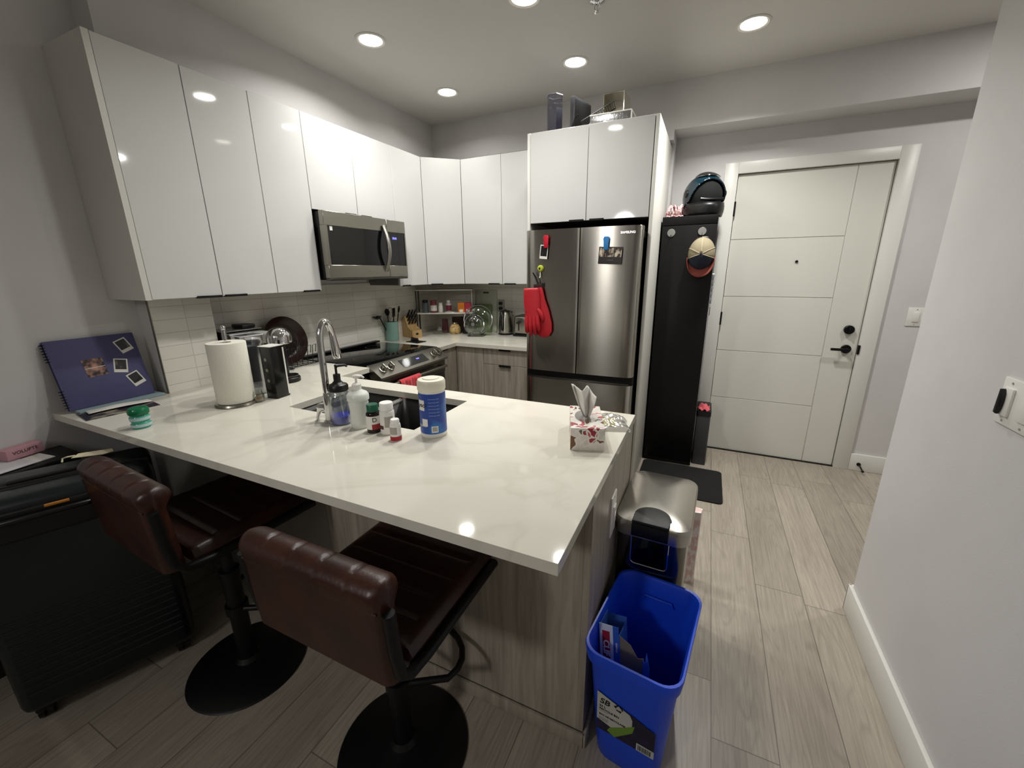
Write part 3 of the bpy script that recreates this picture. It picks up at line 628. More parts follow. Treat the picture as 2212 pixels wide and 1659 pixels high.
# ------------------------------------------------------------------ bar stools
M_leath = mat('brown_leather', '#35180f', .36, noise=((9, 9, 9), '#241009', .4, .65), bump=((120, 120, 120), .25), spec=.5)
def stool(loc, rz, zs, label):
    t = thing('bar_stool', label, 'bar stool', loc, rz, 'brown leather bar stools')
    b = MB(); b.lathe([(0, .0), (.203, 0), (.205, .004), (.198, .010), (.10, .020), (.045, .034), (.034, .05), (0, .05)], seg=56); b.build('base', M_blackm, t)
    b = MB(); b.cyl((0, 0, .045), .030, zs-.32, seg=28); b.cyl((0, 0, .045+zs-.33), .034, .02, seg=28); b.cyl((0, 0, zs-.28), .020, .22, seg=20); b.build('pole', M_blackm, t)
    # D-shaped foot rest
    b = MB(); pts = [(.0, .03, .27)]
    for i in range(13):
        a = -PI*.12+PI*1.24*i/12; pts.append((.145*math.cos(a), .115+.115*math.sin(a), .27))
    pts = [(.02, .0, .27)]+pts[1:]+[(-.02, .0, .27)]
    b.tube(pts, .0105, 12); b.lathe([(.031, -.018), (.038, -.018), (.038, .018), (.031, .018)], (0, 0, .27), 24); b.build('footrest', M_blackm, t)
    b = MB(); b.box(-.10, .10, -.09, .09, zs-.062, zs-.052, .004); b.cyl((0, 0, zs-.09), .045, .03); b.tube([(.05, .0, zs-.07), (.17, .02, zs-.072), (.20, .02, zs-.078)], .006, 8); b.build('seat_mount', M_blackm, t)
    b = MB()
    def seat(u, v):
        x = -.215+.43*u; y = -.17+.40*v
        ex = min(u, 1-u)*.43; ey = min(v, 1-v)*.40; e_ = min(ex, ey, .03)
        h = math.sqrt(max(0, 1-(1-e_/.03)**2))*.028
        g = (v*5) % 1; g = min(g, 1-g); h -= .006*math.exp(-(g/.05)**2)*(1 if .03 < ex else 0)
        return (x, y, zs-.028+h)
    vs = b.grid(seat, 36, 40); b.box(-.215, .215, -.17, .23, zs-.05, zs-.028, .004); b.build('seat', M_leath, t)
    # backrest, padded front with channels rolling over the top, flat rear
    b = MB(); W = .222; zb, zt = zs-.035, zs+.225
    prof = []
    for i in range(9): prof.append((-.235, zb+(zt-.05-zb)*i/8))            # rear, going up (y,z)
    for i in range(1, 13):
        a = PI+(-PI)*i/12; prof.append((-.198+.043*math.cos(a)-.0, zt-.035+.037*math.sin(a)))
    for i in range(1, 9): prof.append((-.178, zt-.04-(zt-.04-zb)*i/8))
    n = len(prof); nx = 60
    rows = []
    for k in range(nx+1):
        x = -W+2*W*k/nx; ex = min(k, nx-k)/nx*2*W; tp = 1 if ex > .03 else math.sqrt(max(.0, 1-(1-ex/.03)**2))*.85+.15
        row = []
        for i, (y, z) in enumerate(prof):
            cy = -.205; yy = cy+(y-cy)*tp; zz = z-(1-tp)*.016*(1 if z > zt-.05 else 0)
            c = ((x+W)/(2*W)*5) % 1; c = min(c, 1-c)
            if i > 8: 
                dd = .006*math.exp(-(c/.035)**2) if ex > .03 else 0
                yy -= dd*.6; zz -= dd*.8
            row.append(b.bm.verts.new((x, yy-(z-zb)*.06, zz)))
        rows.append(row)
    for r0, r1 in zip(rows, rows[1:]):
        for i in range(n-1): b.bm.faces.new((r0[i], r0[i+1], r1[i+1], r1[i]))
        b.bm.faces.new((r0[n-1], r0[0], r1[0], r1[n-1]))
    b.bm.faces.new(rows[0]); b.bm.faces.new(rows[-1][::-1]); b.build('backrest', M_leath, t, ang=60)
    b = MB(); b.tube([(-W+.012, -.232-.0125, zt-.06), (W-.012, -.232-.0125, zt-.06)], .0028, 6); b.build('seam_piping', M_leath, t)
    for sx in (-1, 1):        # L shaped side frame
        b = MB(); X = sx*.227
        path = [(X, .22, zs-.045), (X, -.12, zs-.048), (X, -.185, zs-.040), (X, -.212, zs-.012), (X, -.222, zs+.05), (X, -.230, zs+.165)]
        vs = b.tube(path, .0135, 12)
        b.build('side_frame', M_blackm, t)
    return t
stool((1.622, -2.683, 0), 0, .660, 'nearer brown leather bar stool with stitched channels over its backrest top')
stool((.872, -2.703, 0), math.radians(-4), .705, 'farther brown leather bar stool beside the dark suitcase')

# ------------------------------------------------------------------ suitcase and clutter behind it
M_shell = mat('suitcase_shell', '#121a1a', .3, bump=((300, 300, 300), .1))
ang = math.atan2(.924, .381)
t = thing('suitcase', 'large dark green-black hard shell suitcase standing under the worktop', 'suitcase', (.551, -2.974, 0), ang)
# local frame: +x along the face, +y away from the camera; face at y=0
def LW(b): return b
W2, TH, ZB, ZT = .235, .30, .055, .825
b = MB()
def shell(b, y0, y1, ridg):
    b.box(-W2, W2, y0, y1, ZB, ZT, .035, 5)
shell(b, .012, .138, True); sh = b.build('front_shell', M_shell, t)
b = MB(); shell(b, .162, TH, True); b.build('rear_shell', M_shell, t)
b = MB(); b.box(-W2-.002, W2+.002, .136, .164, ZB+.006, ZT+.002, .012, 3); b.build('zipper_band', M_black, t)
for i in range(11):
    b = MB(); z = .14+.028*i; b.tube([(-W2+.03, .0135, z), (W2-.03, .0135, z)], .0045, 8); b.build('ridge', M_shell, t)
b = MB(); b.box(-.155, .10, .003, .02, .69, .79, .008, 3); b.build('pull_recess', M_black, t)
b = MB(); b.tube([(-.13, .002, .76), (-.12, -.012, .765), (.065, -.012, .765), (.075, .002, .76)], .009, 10); b.build('carry_handle', M_black, t)
b = MB(); b.box(-.03, .025, -.004, .002, .781, .789, .001); b.build('orange_tag', mat('orange_tag', '#c07a2c', .5), t)
b = MB(); b.box(-.12, .12, .155, .185, ZT-.004, ZT+.012, .006); b.build('telescopic_handle', M_black, t)
for x in (-W2+.045, W2-.045):
    for y in (.06, .24):
        b = MB(); b.box(x-.022, x+.022, y-.02, y+.02, .035, .075, .006); b.cyl((x-.018, y+.008, .026), .026, .014, 'x', 20); b.cyl((x+.004, y+.008, .026), .026, .014, 'x', 20); b.build('wheel', M_black, t)
t = thing('storage_box', 'low black cabinet against the left wall behind the suitcase', 'cabinet', (-.03, -3.02, 0))
b = MB(); b.box(-.085, .10, -.36, .265, .0, .755, .004); b.build('body', mat('black_cabinet', '#141212', .5), t)
b = MB(); b.box(-.09, .105, -.365, .27, .756, .772, .003); b.build('top_board', mat('black_cabinet', '#141212', .5), t)
t = thing('envelope', 'white papers lying on the black cabinet at the left edge', 'paper', (.0, -3.0, .773), math.radians(8))
b = MB(); b.box(-.095, .055, -.20, .18, .0, .003); b.build('upper_sheet', M_paper, t)
b = MB(); b.box(-.07, .066, -.24, .12, .0035, .006); b.build('lower_sheet', mat('pale_paper', '#cfcdd0', .8), t)
t = thing('pink_box', 'small pink cosmetic box with dark print at the left edge', 'box', (-.088, -2.85, .782), math.radians(12))
b = MB(); b.box(-.03, .025, -.075, .035, 0, .040, .001); b.build('carton', mat('pink_carton', '#c2929b', .6), t)
text('VOLUPTE', .018, mat('dark_print', '#3a2a30', .6), t, T(.0255, -.02, .024) @ FACE_PX, 'print')
t = thing('luggage_tag', 'cream paper luggage tag lying on top of the suitcase', 'luggage tag', (.335, -2.80, .8385), math.radians(50))
b = MB(); b.prism([(-.05, -.022), (.04, -.028), (.065, -.008), (.05, .024), (-.045, .02)], 0, .0015); b.build('card', M_cream, t)
b = MB(); b.tube([(-.045, -.005, .003), (-.062, -.018, .006), (-.075, -.016, .002), (-.074, -.028, -.008)], .003, 8); b.build('string', M_cream, t)

# ------------------------------------------------------------------ trash can and recycling bin
t = thing('trash_can', 'rectangular stainless step trash can beside the peninsula', 'trash can', (2.275, -1.905, 0), math.radians(-2))
b = MB(); b.prism(rr(-.118, .118, -.19, .19, .04), .015, .575, 'xy'); b.build('body', mat('can_steel', '#6f6c66', .2, metal=1), t)
b = MB(); b.prism(rr(-.121, .121, -.193, .193, .042), .0, .02, 'xy', .004); b.build('base_ring', M_black, t)
b = MB(); b.prism(rr(-.116, .116, -.188, .188, .04), .575, .586, 'xy'); b.build('shadow_ring', M_black, t)
b = MB(); o_ = rr(-.128, .128, -.212, .20, .05, 8); lay = [(1, .587), (1, .628), (.99, .636), (.965, .642), (.80, .650), (.4, .656), (0, .657)]
R0 = []
for s_, z in lay:
    R0.append([b.bm.verts.new((x*s_, (y+.006)*(1-(1-s_)*.75)-.006 if s_ > 0 else (y+.006)*.25-.006, z)) for x, y in o_])
for A, C_ in zip(R0, R0[1:]):
    for i in range(len(A)): b.bm.faces.new((A[i], A[(i+1) % len(A)], C_[(i+1) % len(A)], C_[i]))
b.bm.faces.new(R0[0][::-1]); bmesh.ops.remove_doubles(b.bm, verts=b.bm.verts, dist=1e-5)
L_ = b.build('lid', mat('lid_steel', '#aeaaa2', .27, metal=1), t, ang=30)
b = MB(); pts = [(-.052, -.125), (.052, -.125)]
pr = [(-.06, -.228), (.06, -.228), (.06, -.175)]+[(.06*math.cos(PI*i/14), -.175+.058*math.sin(PI*i/14)) for i in range(1, 14)]+[(-.06, -.175)]
b.prism(pr, .60, .650, 'xy', .004); b.build('hinge_cover', M_black, t)
b = MB(); b.prism(pr[:], .6505, .661, 'xy', .003)
b.build('cover_top', mat('grey_rubber', '#2b2c2c', .5), t)
b = MB(); b.tube([(x*1.03, y, .6515) for x, y in pr[2:]], .002, 6); b.build('cover_rim', M_chrome, t)
b = MB(); b.prism(rr(-.06, .06, .47, .60, .015), -.194, -.186, 'xz', .001); b.build('recess_panel', M_bglass, t)
b = MB(); b.tube([(x, -.1935, z) for x, z in rr(-.062, .062, .468, .602, .016)], .0022, 6, closed=True); b.build('recess_rim', M_chrome, t)
b = MB(); b.box(-.05, .05, -.212, -.19, .02, .032, .004); b.build('pedal', M_black, t)

M_blue = mat('blue_plastic', '#1545cc', .38, bump=((90, 90, 90), .04))
t = thing('recycling_bin', 'open blue plastic recycling bin with a product sticker', 'recycling bin', (2.295, -2.302, 0), math.radians(-7))
HB = .435
def brim(z, s_):
    wx = .098+.030*z/HB; wy = .155+.032*z/HB
    return [(x, y, z) for x, y in rr(-wx*s_, wx*s_, -wy*s_, wy*s_, .052)]
b = MB(); lay = [brim(.0, .985), brim(.005, 1), brim(.06, 1), brim(.2, 1), brim(.355, 1), brim(.385, 1.0), brim(.39, 1.06), brim(.432, 1.075), brim(.437, 1.06), brim(.436, 1.02), brim(.425, 1.0), brim(.36, .97), brim(.2, .965), brim(.06, .96), brim(.012, .95)]
R0 = [[b.bm.verts.new(p) for p in l] for l in lay]; n = len(R0[0])
for A, C_ in zip(R0, R0[1:]):
    for i in range(n): b.bm.faces.new((A[i], A[(i+1) % n], C_[(i+1) % n], C_[i]))
b.bm.faces.new(R0[0][::-1]); b.bm.faces.new(R0[-1]); b.build('bin_body', M_blue, t, ang=50)
b = MB(); b.tube([(-.05, .166, .36), (-.045, .168, .375), (.045, .168, .375), (.05, .166, .36)], .004, 8); b.build('grip_lip', M_blue, t)
# sticker on the front (-y) face; the wall leans outward
lean = math.atan2(.032, HB)
SM = T(.0, -.155-.032*.202/HB-.0016, .202) @ Matrix.Rotation(-lean*-1, 4, 'X')
def st(name, m, pts, dy=0):
    b = MB(); b.prism(pts, -.0006-dy, 0-dy, 'xz'); b.xf(SM); return b.build(name, m, t)
M_lab = mat('label_white', '#b9bab4', .5); M_labd = mat('label_dark', '#17142a', .4, noise=((30, 30, 30), '#251d4a', .5, .7)); M_labg = mat('label_green', '#6d8f35', .5); M_ink = mat('black_ink', '#0c0c0e', .6)
stk = st('sticker', M_labd, [(-.085, -.075), (.085, -.075), (.085, .03), (.035, .05), (-.085, .085)])
st('sticker_panel', M_lab, [(-.085, -.03), (-.04, -.042), (.005, -.01), (.02, .0), (.02, .035), (.012, .052), (-.085, .085)], .0006)
st('sticker_flash', M_labg, [(-.052, -.062), (-.03, -.075), (.022, -.015), (.028, .018), (.006, -.002), (-.045, -.045)], .0012)
st('barcode_label', M_lab, [(.035, -.075), (.085, -.075), (.085, -.045), (.035, -.045)], .0006)
def sb(s_, size, x, z, shear=0, bold=.0003, m=M_ink): text(s_, size, m, t, SM @ T(x, -.0014, z) @ FACE_MY, 'lettering', align='LEFT', shear=shear, bold=bold)
sb('SB', .03, -.078, .052, .2, .0006); sb('23 L', .011, -.078, .030); sb('RECYCLE BIN', .010, -.078, .018); sb('BAC DE RECYCLAGE', .0085, -.078, -.006)
for k in range(4): sb('- - - - - - - -', .006, -.078, -.014-.005*k if k else .010)
for k in range(3):     # recycling arrows
    a = PI/2+2*PI/3*k; b = MB()
    pts = [(.012*math.cos(a+.25), .012*math.sin(a+.25)), (.018*math.cos(a+.35), .018*math.sin(a+.35)), (.019*math.cos(a+1.3), .019*math.sin(a+1.3)), (.022*math.cos(a+1.35), .022*math.sin(a+1.35)), (.015*math.cos(a+1.95), .015*math.sin(a+1.95)), (.008*math.cos(a+1.35), .008*math.sin(a+1.35)), (.012*math.cos(a+1.3), .012*math.sin(a+1.3))]
    b.prism([(x, z+.042) for x, z in [(p[0]*.72-.020, p[1]*.72+.013) for p in pts]], -.0018, -.0012, 'xz'); b.xf(SM); b.build('recycling_arrow', M_ink, t)
bc = MB(); x = .04
for w_ in (2, 1, 3, 1, 1, 2, 2, 1, 3, 1, 2, 1, 1, 3): bc.box(x, x+.0008*w_, -.0018, -.0012, -.07, -.05); x += .0008*w_+.0013
bc.xf(SM); bc.build('barcode', M_ink, t)
# snack bar carton inside
t = thing('snack_box', 'open blue and white snack bar carton inside the recycling bin', 'carton', (2.230, -2.366, .268), math.radians(-4)); t.rotation_euler = (math.radians(-10), math.radians(-8), math.radians(-4))
M_cbl = mat('carton_blue', '#2a55a8', .5); M_card = mat('brown_card', '#6e6455', .85)
b = MB(); b.box(-.044, -.002, -.036, -.034, 0, .165); b.build('front_panel', mat('carton_pale', '#c3cbd4', .5), t)
b = MB(); b.box(-.002, .016, -.036, -.034, 0, .165); b.build('side_stripe', M_cbl, t)
b = MB(); b.box(.016, .018, -.036, .05, -.245, .14); b.box(-.044, -.042, -.034, .05, -.245, .16); b.box(-.044, .018, .05, .052, -.245, .15); b.box(-.044, .016, -.036, -.034, -.245, -.001); b.build('carton_walls', M_cbl, t)
b = MB(); b.prism([(.018, .0), (.085, .0), (.088, .09), (.07, .085), (.05, .12), (.018, .14)], -.034, -.032, 'xz'); b.build('torn_flap', M_card, t)
b = MB(); b.prism([(.085, 0), (.1, 0), (.104, .07), (.098, .115), (.092, .08), (.085, .09)], -.04, -.036, 'xz'); b.build('blue_flap', M_cbl, t)
b = MB(); b.box(-.035, -.012, -.0375, -.036, .055, .145); b.build('logo_field', mat('logo_red', '#8c1b26', .5), t)
text('CLIF', .026, M_paper, t, T(-.0235, -.038, .092) @ FACE_MY @ Matrix.Rotation(-PI/2, 4, 'Z'), 'logo', bold=.0008)
text('ENERGY', .008, M_paper, t, T(.008, -.0365, .10) @ FACE_MY @ Matrix.Rotation(-PI/2, 4, 'Z'), 'lettering')
o = MB(); o.prism([(0, 0), (.055, .01), (.06, .05), (.01, .06)], 0, .39); o = o.build('paper_bag', mat('pink_white_paper', '#d9b9b4', .8, noise=((60, 60, 30), '#e8e0dc', .45, .55))); o.location = (2.385, -1.535, 0); tag(o, 'pink and white printed paper bag behind the trash can', 'bag')

# ------------------------------------------------------------------ locker, mat, small bin by the door
t = thing('locker', 'tall narrow matte black metal locker between the fridge and the door', 'locker', (2.19, .02, 0))
ML = mat('locker_black', '#0b0b0c', .45, spec=.3)
B('carcass', ML, t, 2.022, 2.373, -.18, YE-.004, 0, 1.83, .003)
B('door_panel', ML, t, 2.024, 2.371, -.197, -.181, .03, 1.77, .002); B('top_rail', ML, t, 2.022, 2.373, -.195, -.181, 1.774, 1.83, .002)
for i, (x, z, lab) in enumerate(((2.086, 1.725, 'round grey magnetic hook on the locker, left and empty'), (2.282, 1.727, 'round grey magnetic hook on the locker, behind the cap'))):
    k = thing('magnetic_hook', lab, 'magnet hook', (x, -.1975, z), group='grey magnetic hooks on the locker')
    b = MB(); b.cyl((0, -.005, 0), .026, .005, 'y', 32, bev=.001); b.build('disc', mat('grey_disc', '#9c9b98', .35, metal=.5), k)
    b = MB(); b.tube([(0, -.005, -.012), (0, -.015, -.022), (0, -.022, -.018)], .003, 8); b.build('hook', M_black, k)
o = MB(); o.prism(rr(2.03, 2.592, -.70, -.21, .03), .0005, .008, 'xy', .002); tag(o.build('floor_mat', mat('black_mat', '#0e0e0f', .95, bump=((200, 200, 200), .6))), 'black floor mat with rounded corners in front of the locker', 'mat')
# trucker cap hanging, crown toward the room
t = thing('trucker_cap', 'trucker cap with beige mesh, navy front and rust brim on a hook', 'cap', (2.292, -.20, 1.56))
def crown(b, a0, a1, p0, p1, nu=14, nv=10, o=0):
    def f(u, v):
        a = a0+(a1-a0)*u; p = p0+(p1-p0)*v          # p: 0 at button, pi/2 at the rim
        r = math.sin(p); return ((.084+o)*r*math.cos(a), -.004-(.105+o)*math.cos(p), .018+(.105+o)*r*math.sin(a)*1.05)
    b.grid(f, nu, nv)
MESHB = mat('beige_mesh', '#978c72', .85, bump=((700, 700, 700), 1.)); NAVY = mat('navy_cotton', '#1e2433', .85); RUST = mat('rust_cotton', '#7d3b31', .85)
b = MB(); crown(b, -.25, PI+.25, .03, PI/2, 24); b.build('mesh_panels', MESHB, t, solid=.002)
b = MB(); crown(b, PI+.25, 2*PI-.25, .03, PI/2, 20); b.build('front_panel', NAVY, t, solid=.002)
for a in (PI/2, PI/6-.15, 5*PI/6+.15, -.25, PI+.25):
    b = MB(); pts = [(.0855*math.sin(p)*math.cos(a), -.0045-.1065*math.cos(p), .018+.1065*math.sin(p)*math.sin(a)*1.05) for p in [PI/2*k/10 for k in range(1, 11)]]; b.tube(pts, .0022, 6); b.build('seam_tape', mat('tan_tape', '#b9ae93', .8), t)
b = MB(); b.lathe([(0, -.004), (.006, -.002), (.007, 0)], (0, -.109, .018), 12, 'y'); b.build('button', NAVY, t)
b = MB()
def brimf(u, v):
    a = PI+PI*u; r0 = .083; r1x, r1z = .086, .158
    x = (r0+(r1x-r0)*v)*math.cos(a); z = .018-.02-(.062+(r1z-.09)*v)*abs(math.sin(a))**.8*1.0
    return (x, -.012-.035*v-.028*math.sin(PI*u)+.0*v, z)
b.grid(brimf, 24, 8); b.build('brim', RUST, t, solid=.003)
b = MB(); b.tube([(.04*math.cos(PI*k/8), -.006, .118+.012*math.sin(PI*k/8)) for k in range(9)], .004, 6); b.build('strap', M_black, t)
# key chain on the locker side
t = thing('key_lanyard', 'grey braided lanyard with keys hanging on the side of the locker', 'keys', (2.376, -.17, 1.40))
b = MB(); b.tube([(.008+.003*math.sin(i*1.9), .003*math.cos(i*1.9), .05-.012*i) for i in range(18)], .0055, 8); b.build('braid', mat('grey_braid', '#8d8f95', .6), t)
b = MB(); b.lathe([(.010, -.0015), (.013, 0), (.010, .0015), (.007, 0), (.010, -.0015)], (.008, 0, -.17), 20, 'x'); b.build('key_ring', M_chrome, t)
for k in (-1, 1):
    b = MB(); b.box(.006, .010, -.006+.008*k, .004+.008*k, -.235, -.18, .001); b.cyl((.006, .008*k, -.178), .009, .004, 'x', 16); b.build('key', mat('key_metal', '#5a4a44', .35, metal=.8), t)
b = MB(); b.cyl((0, 0, .045), .006, .012, 'x', 12); b.build('hook_magnet', M_wht, t)
# helmet
t = thing('motorcycle_helmet', 'dark blue and black full face helmet on top of the locker', 'helmet', (2.262, .01, 1.8305), math.radians(24))
t.scale = (1.08, 1.08, 1.04)
b = MB()
HM = mat('helmet_blue', '#0b2733', .12, coat=.6, noise=((5, 5, 5), '#05090c', .45, .55))
def helm(u, v, s_=1.0):
    a = 2*PI*u; p = .02+(PI*.80)*v
    sp = math.sin(p) if p < PI/2 else max(math.sin(p), .93)
    x = .118*sp*math.sin(a); y = .145*sp*math.cos(a); z = .135+.135*math.cos(p)
    return (x*s_, y*s_, .135+(z-.135)*s_)
nu, nv = 120, 80
V = [[b.bm.verts.new(helm(i/nu, j/nv)) for j in range(nv+1)] for i in range(nu)]
for i in range(nu):
    for j in range(nv):
        a = 2*PI*(i+.5)/nu; c = (V[i][j].co+V[(i+1) % nu][j+1].co)/2
        if c.y < -.025 and .085 < c.z < .10+.125*math.sqrt(max(0, 1-(c.x/.108)**2)): continue           # eye opening toward the room
        b.bm.faces.new((V[i][j], V[(i+1) % nu][j], V[(i+1) % nu][j+1], V[i][j+1]))
b.build('shell', HM, t, solid=.012)
b = MB()
def chin(u, v):
    a = PI+(-.5+u)*2.7; k_ = max(0, -math.cos(a)); z = .003+(.088-.012*k_)*v; s_ = .88+.07*math.sin(PI*v*.8)
    return (-.120*s_*math.sin(a), (.146*s_+.022*max(0, -math.cos(a)))*math.cos(a), z)
b.grid(chin, 24, 4); b.build('chin_bar', mat('helmet_black', '#060708', .4), t, solid=.016)
b = MB(); b.grid(lambda u, v: helm(u, v, .9), 32, 20); b.build('liner', mat('helmet_liner', '#0a0b0d', .95), t)
b = MB()
def visor(u, v):
    a = PI+(-.5+u)*2.5; p = .10+.62*v
    return (.126*math.sin(p)*math.sin(a)*-1, .154*math.sin(p)*math.cos(a)-.002, .140+.145*math.cos(p))
b.grid(visor, 24, 8); b.build('raised_visor', clear('visor_tint', '#6b6f70', .3, .08), t, solid=.003)
for sx in (-1, 1):
    b = MB(); b.lathe([(0, .012*sx), (.022, .010*sx), (.026, 0), (0, 0)], (.117*sx, -.02, .15), 20, 'x'); b.build('visor_pivot', M_black, t)
b = MB(); b.tube([(-.07, -.125, .105), (-.03, -.135, .10), (.03, -.135, .10), (.07, -.125, .105)], .010, 8); b.build('breath_guard', M_black, t)
# coiled rope
t = thing('rope_bundle', 'coiled pink and white rope on top of the locker', 'rope', (2.085, -.05, 1.8305))
M_rope = mat('pink_rope', '#b84a56', .8, noise=((120, 120, 120), '#e6d6d2', .42, .5))
for k in range(9):
    b = MB(); a0 = .35*k; cx = -.045+.012*k; pts = []
    for i in range(20):
        a = 2*PI*i/20; pts.append((cx+.012*math.sin(a+k), .055*math.cos(a), .045+(.038+.006*math.sin(k*2.1))*math.sin(a)))
    b.tube(pts, .0062, 8, closed=True); b.build('coil', M_rope, t)
b = MB(); b.tube([(-.05+.01*i, -.06+.01*math.sin(i), .01+.004*math.sin(i*1.7)) for i in range(12)], .0062, 8); b.build('loose_end', M_rope, t)
# small bin by the door
t = thing('waste_basket', 'small dark grey waste basket between the locker and the door', 'waste basket', (2.425, -.02, 0))
b = MB(); b.prism(rr(-.048, .052, -.11, .15, .012), 0, .40, 'xy', .003); b.build('basket', mat('grey_basket', '#3c3d3f', .5), t)
b = MB(); b.prism(rr(-.05, .054, -.112, .152, .014), .40, .44, 'xy', .006); b.build('bin_liner', M_black, t)
o = MB()
def rag(u, v): return (-.035+.075*u+.006*math.sin(v*9), -.10+.11*v, .0+.035*math.sin(PI*u)*math.sin(PI*v)+.008*math.sin(u*13+v*7))
o.grid(rag, 16, 16); o = o.build('pink_cloth', mat('coral_cloth', '#d2606a', .9), None, solid=.004); o.location = (2.42, -.02, .446); tag(o, 'crumpled coral pink cloth in the small waste basket', 'cloth')

# ------------------------------------------------------------------ things on the peninsula
# sketchbook / scrapbook
t = thing('scrapbook', 'slate blue spiral bound scrapbook leaning on the wall with photos', 'scrapbook', (-.036, -2.565, Z0+.012))
t.rotation_euler = (0, math.radians(-14.5), 0)
M_sb = mat('slate_blue_cover', '#4c4b72', .6, bump=((200, 200, 200), .1))
b = MB(); b.box(-.012, .0, -.147, .155, 0, .297, .001); b.build('pages', mat('black_pages', '#1b1820', .8), t)
b = MB(); b.box(.0005, .003, -.15, .155, 0, .30, .0008); b.build('cover', M_sb, t)
b = MB(); b.box(-.016, -.0125, -.15, .155, 0, .30, .0008); b.build('rear_cover', M_sb, t)
for k in list(range(7))+list(range(17, 24)):
    z = .015+.0118*k; b = MB(); b.tube([(.0075*math.cos(a)-.005+.0, -.149+.010*math.sin(a), z) for a in [2*PI*i/12 for i in range(12)]], .0018, 6, closed=True); b.build('spiral_ring', M_black, t)
def sbphoto(y, z, rot, w, h, m2, bord=True, lab=None):
    M_ = T(.0032, y, z) @ Matrix.Rotation(rot, 4, 'X')
    b = MB(); b.box(0, .0006, -w/2, w/2, -h/2, h/2); b.xf(M_); f = b.build('photo_frame' if bord else 'photo_print', M_paper if bord else m2, t)
    if bord:
        b = MB(); b.box(.0006, .001, -w/2+.005, w/2-.005, -h/2+.014, h/2-.005); b.xf(M_); b.build('picture', m2, f)
    else:
        b = MB(); b.box(.0006, .0009, -w/2, w/2, -.001, .001); b.xf(M_); b.build('dividing_line', M_paper, f)
md = mat('night_photo', '#0e0b0c', .4, noise=((28, 28, 28), '#6f625c', .55, .72)); mw = mat('warm_snapshot', '#1a1216', .4, noise=((30, 30, 30), '#b98a78', .45, .62))
sbphoto(.105, .245, math.radians(21), .05, .062, md); sbphoto(.068, .155, math.radians(-13), .05, .064, md); sbphoto(.105, .085, math.radians(21), .05, .062, md); sbphoto(-.02, .165, math.radians(3), .07, .078, mw, False)
# papers beneath
o = MB(); o.box(-.06, .06, -.155, .155, 0, .010, .001); o = o.build('blue_folder', mat('pale_blue_card', '#8fa3aa', .6)); o.location = (-.05, -2.545, Z0+.001); tag(o, 'pale blue folder lying under the scrapbook', 'folder')
o = MB(); o.box(-.075, .075, -.12, .12, 0, .003); o = o.build('magazine', mat('photo_magazine', '#26222a', .4, noise=((22, 14, 10), '#8d8676', .5, .62))); o.location = (.085, -2.60, Z0+.0005); o.rotation_euler = (0, 0, math.radians(-8)); tag(o, 'dark printed leaflet on the worktop in front of the scrapbook', 'leaflet')
o = MB(); o.grid(lambda u, v: (-.032+.064*u, -.105+.21*v, .002+.010*math.sin(PI*v)*math.sin(PI*u*.9)), 10, 24); o = o.build('envelope', M_paper, None, solid=.0015); o.location = (.055, -2.585, Z0+.0065); o.rotation_euler = (0, 0, math.radians(-10)); tag(o, 'white envelope lying on the leaflet by the scrapbook', 'envelope')
# mint/gum tub
t = thing('gum_tub', 'small teal twisted plastic tub with green lid near the scrapbook', 'tub', (.432, -2.672, Z0))
MT = mat('teal_plastic', '#4fa58f', .12); ML_ = mat('tub_label', '#b9cfd3', .4)
b = MB(); b.lathe([(0, 0), (.026, 0), (.031, .006), (.031, .018), (.026, .024), (.031, .031), (.031, .045), (.026, .051), (0, .051)], seg=32); b.build('tub_body', MT, t)
b = MB(); b.lathe([(.0315, .008), (.0315, .018)], seg=32); b.lathe([(.0315, .033), (.0315, .044)], seg=32); b.build('label_band', ML_, t)
b = MB(); b.lathe([(0, .052), (.029, .052), (.033, .057), (.033, .071), (.028, .079), (.012, .081), (0, .079)], seg=32); b.build('lid', mat('green_lid', '#0e6b46', .2), t)
# paper towel
t = thing('paper_towel_holder', 'chrome paper towel stand with a ball finial on the peninsula', 'paper towel holder', (.476, -2.333, Z0))
b = MB(); b.lathe([(0, 0), (.083, 0), (.086, .004), (.083, .012), (.078, .014), (0, .014)], seg=48); b.build('base', M_steelx, t)
b = MB(); b.cyl((0, 0, .012), .0055, .318, seg=16); b.lathe([(.0055, .29), (.0095, .292), (.0095, .33), (.006, .334)], seg=18); b.build('rod', M_chrome, t)
b = MB(); b.lathe([(0, -.0105)]+[(.0105*math.cos(a), .0105*math.sin(a)) for a in [-1.2+.3*i for i in range(9)]]+[(0, .0105)], (0, 0, .342), 18); b.build('finial', M_chrome, t)
t = thing('paper_towel_roll', 'white paper towel roll standing on the chrome holder', 'paper towel', (.476, -2.333, Z0+.0155))
MPT = mat('towel_paper', '#dedbcf', .95, bump=((140, 140, 140), .6))
b = MB(); b.lathe([(.021, 0), (.0735, 0), (.075, .003), (.075, .262), (.0735, .265), (.021, .265), (.021, 0)], seg=64); b.build('roll', MPT, t)
b = MB(); b.lathe([(.0185, .002), (.0208, .002), (.0208, .262), (.0185, .262), (.0185, .002)], seg=32); b.build('core', mat('cardboard_core', '#a08a66', .8), t)
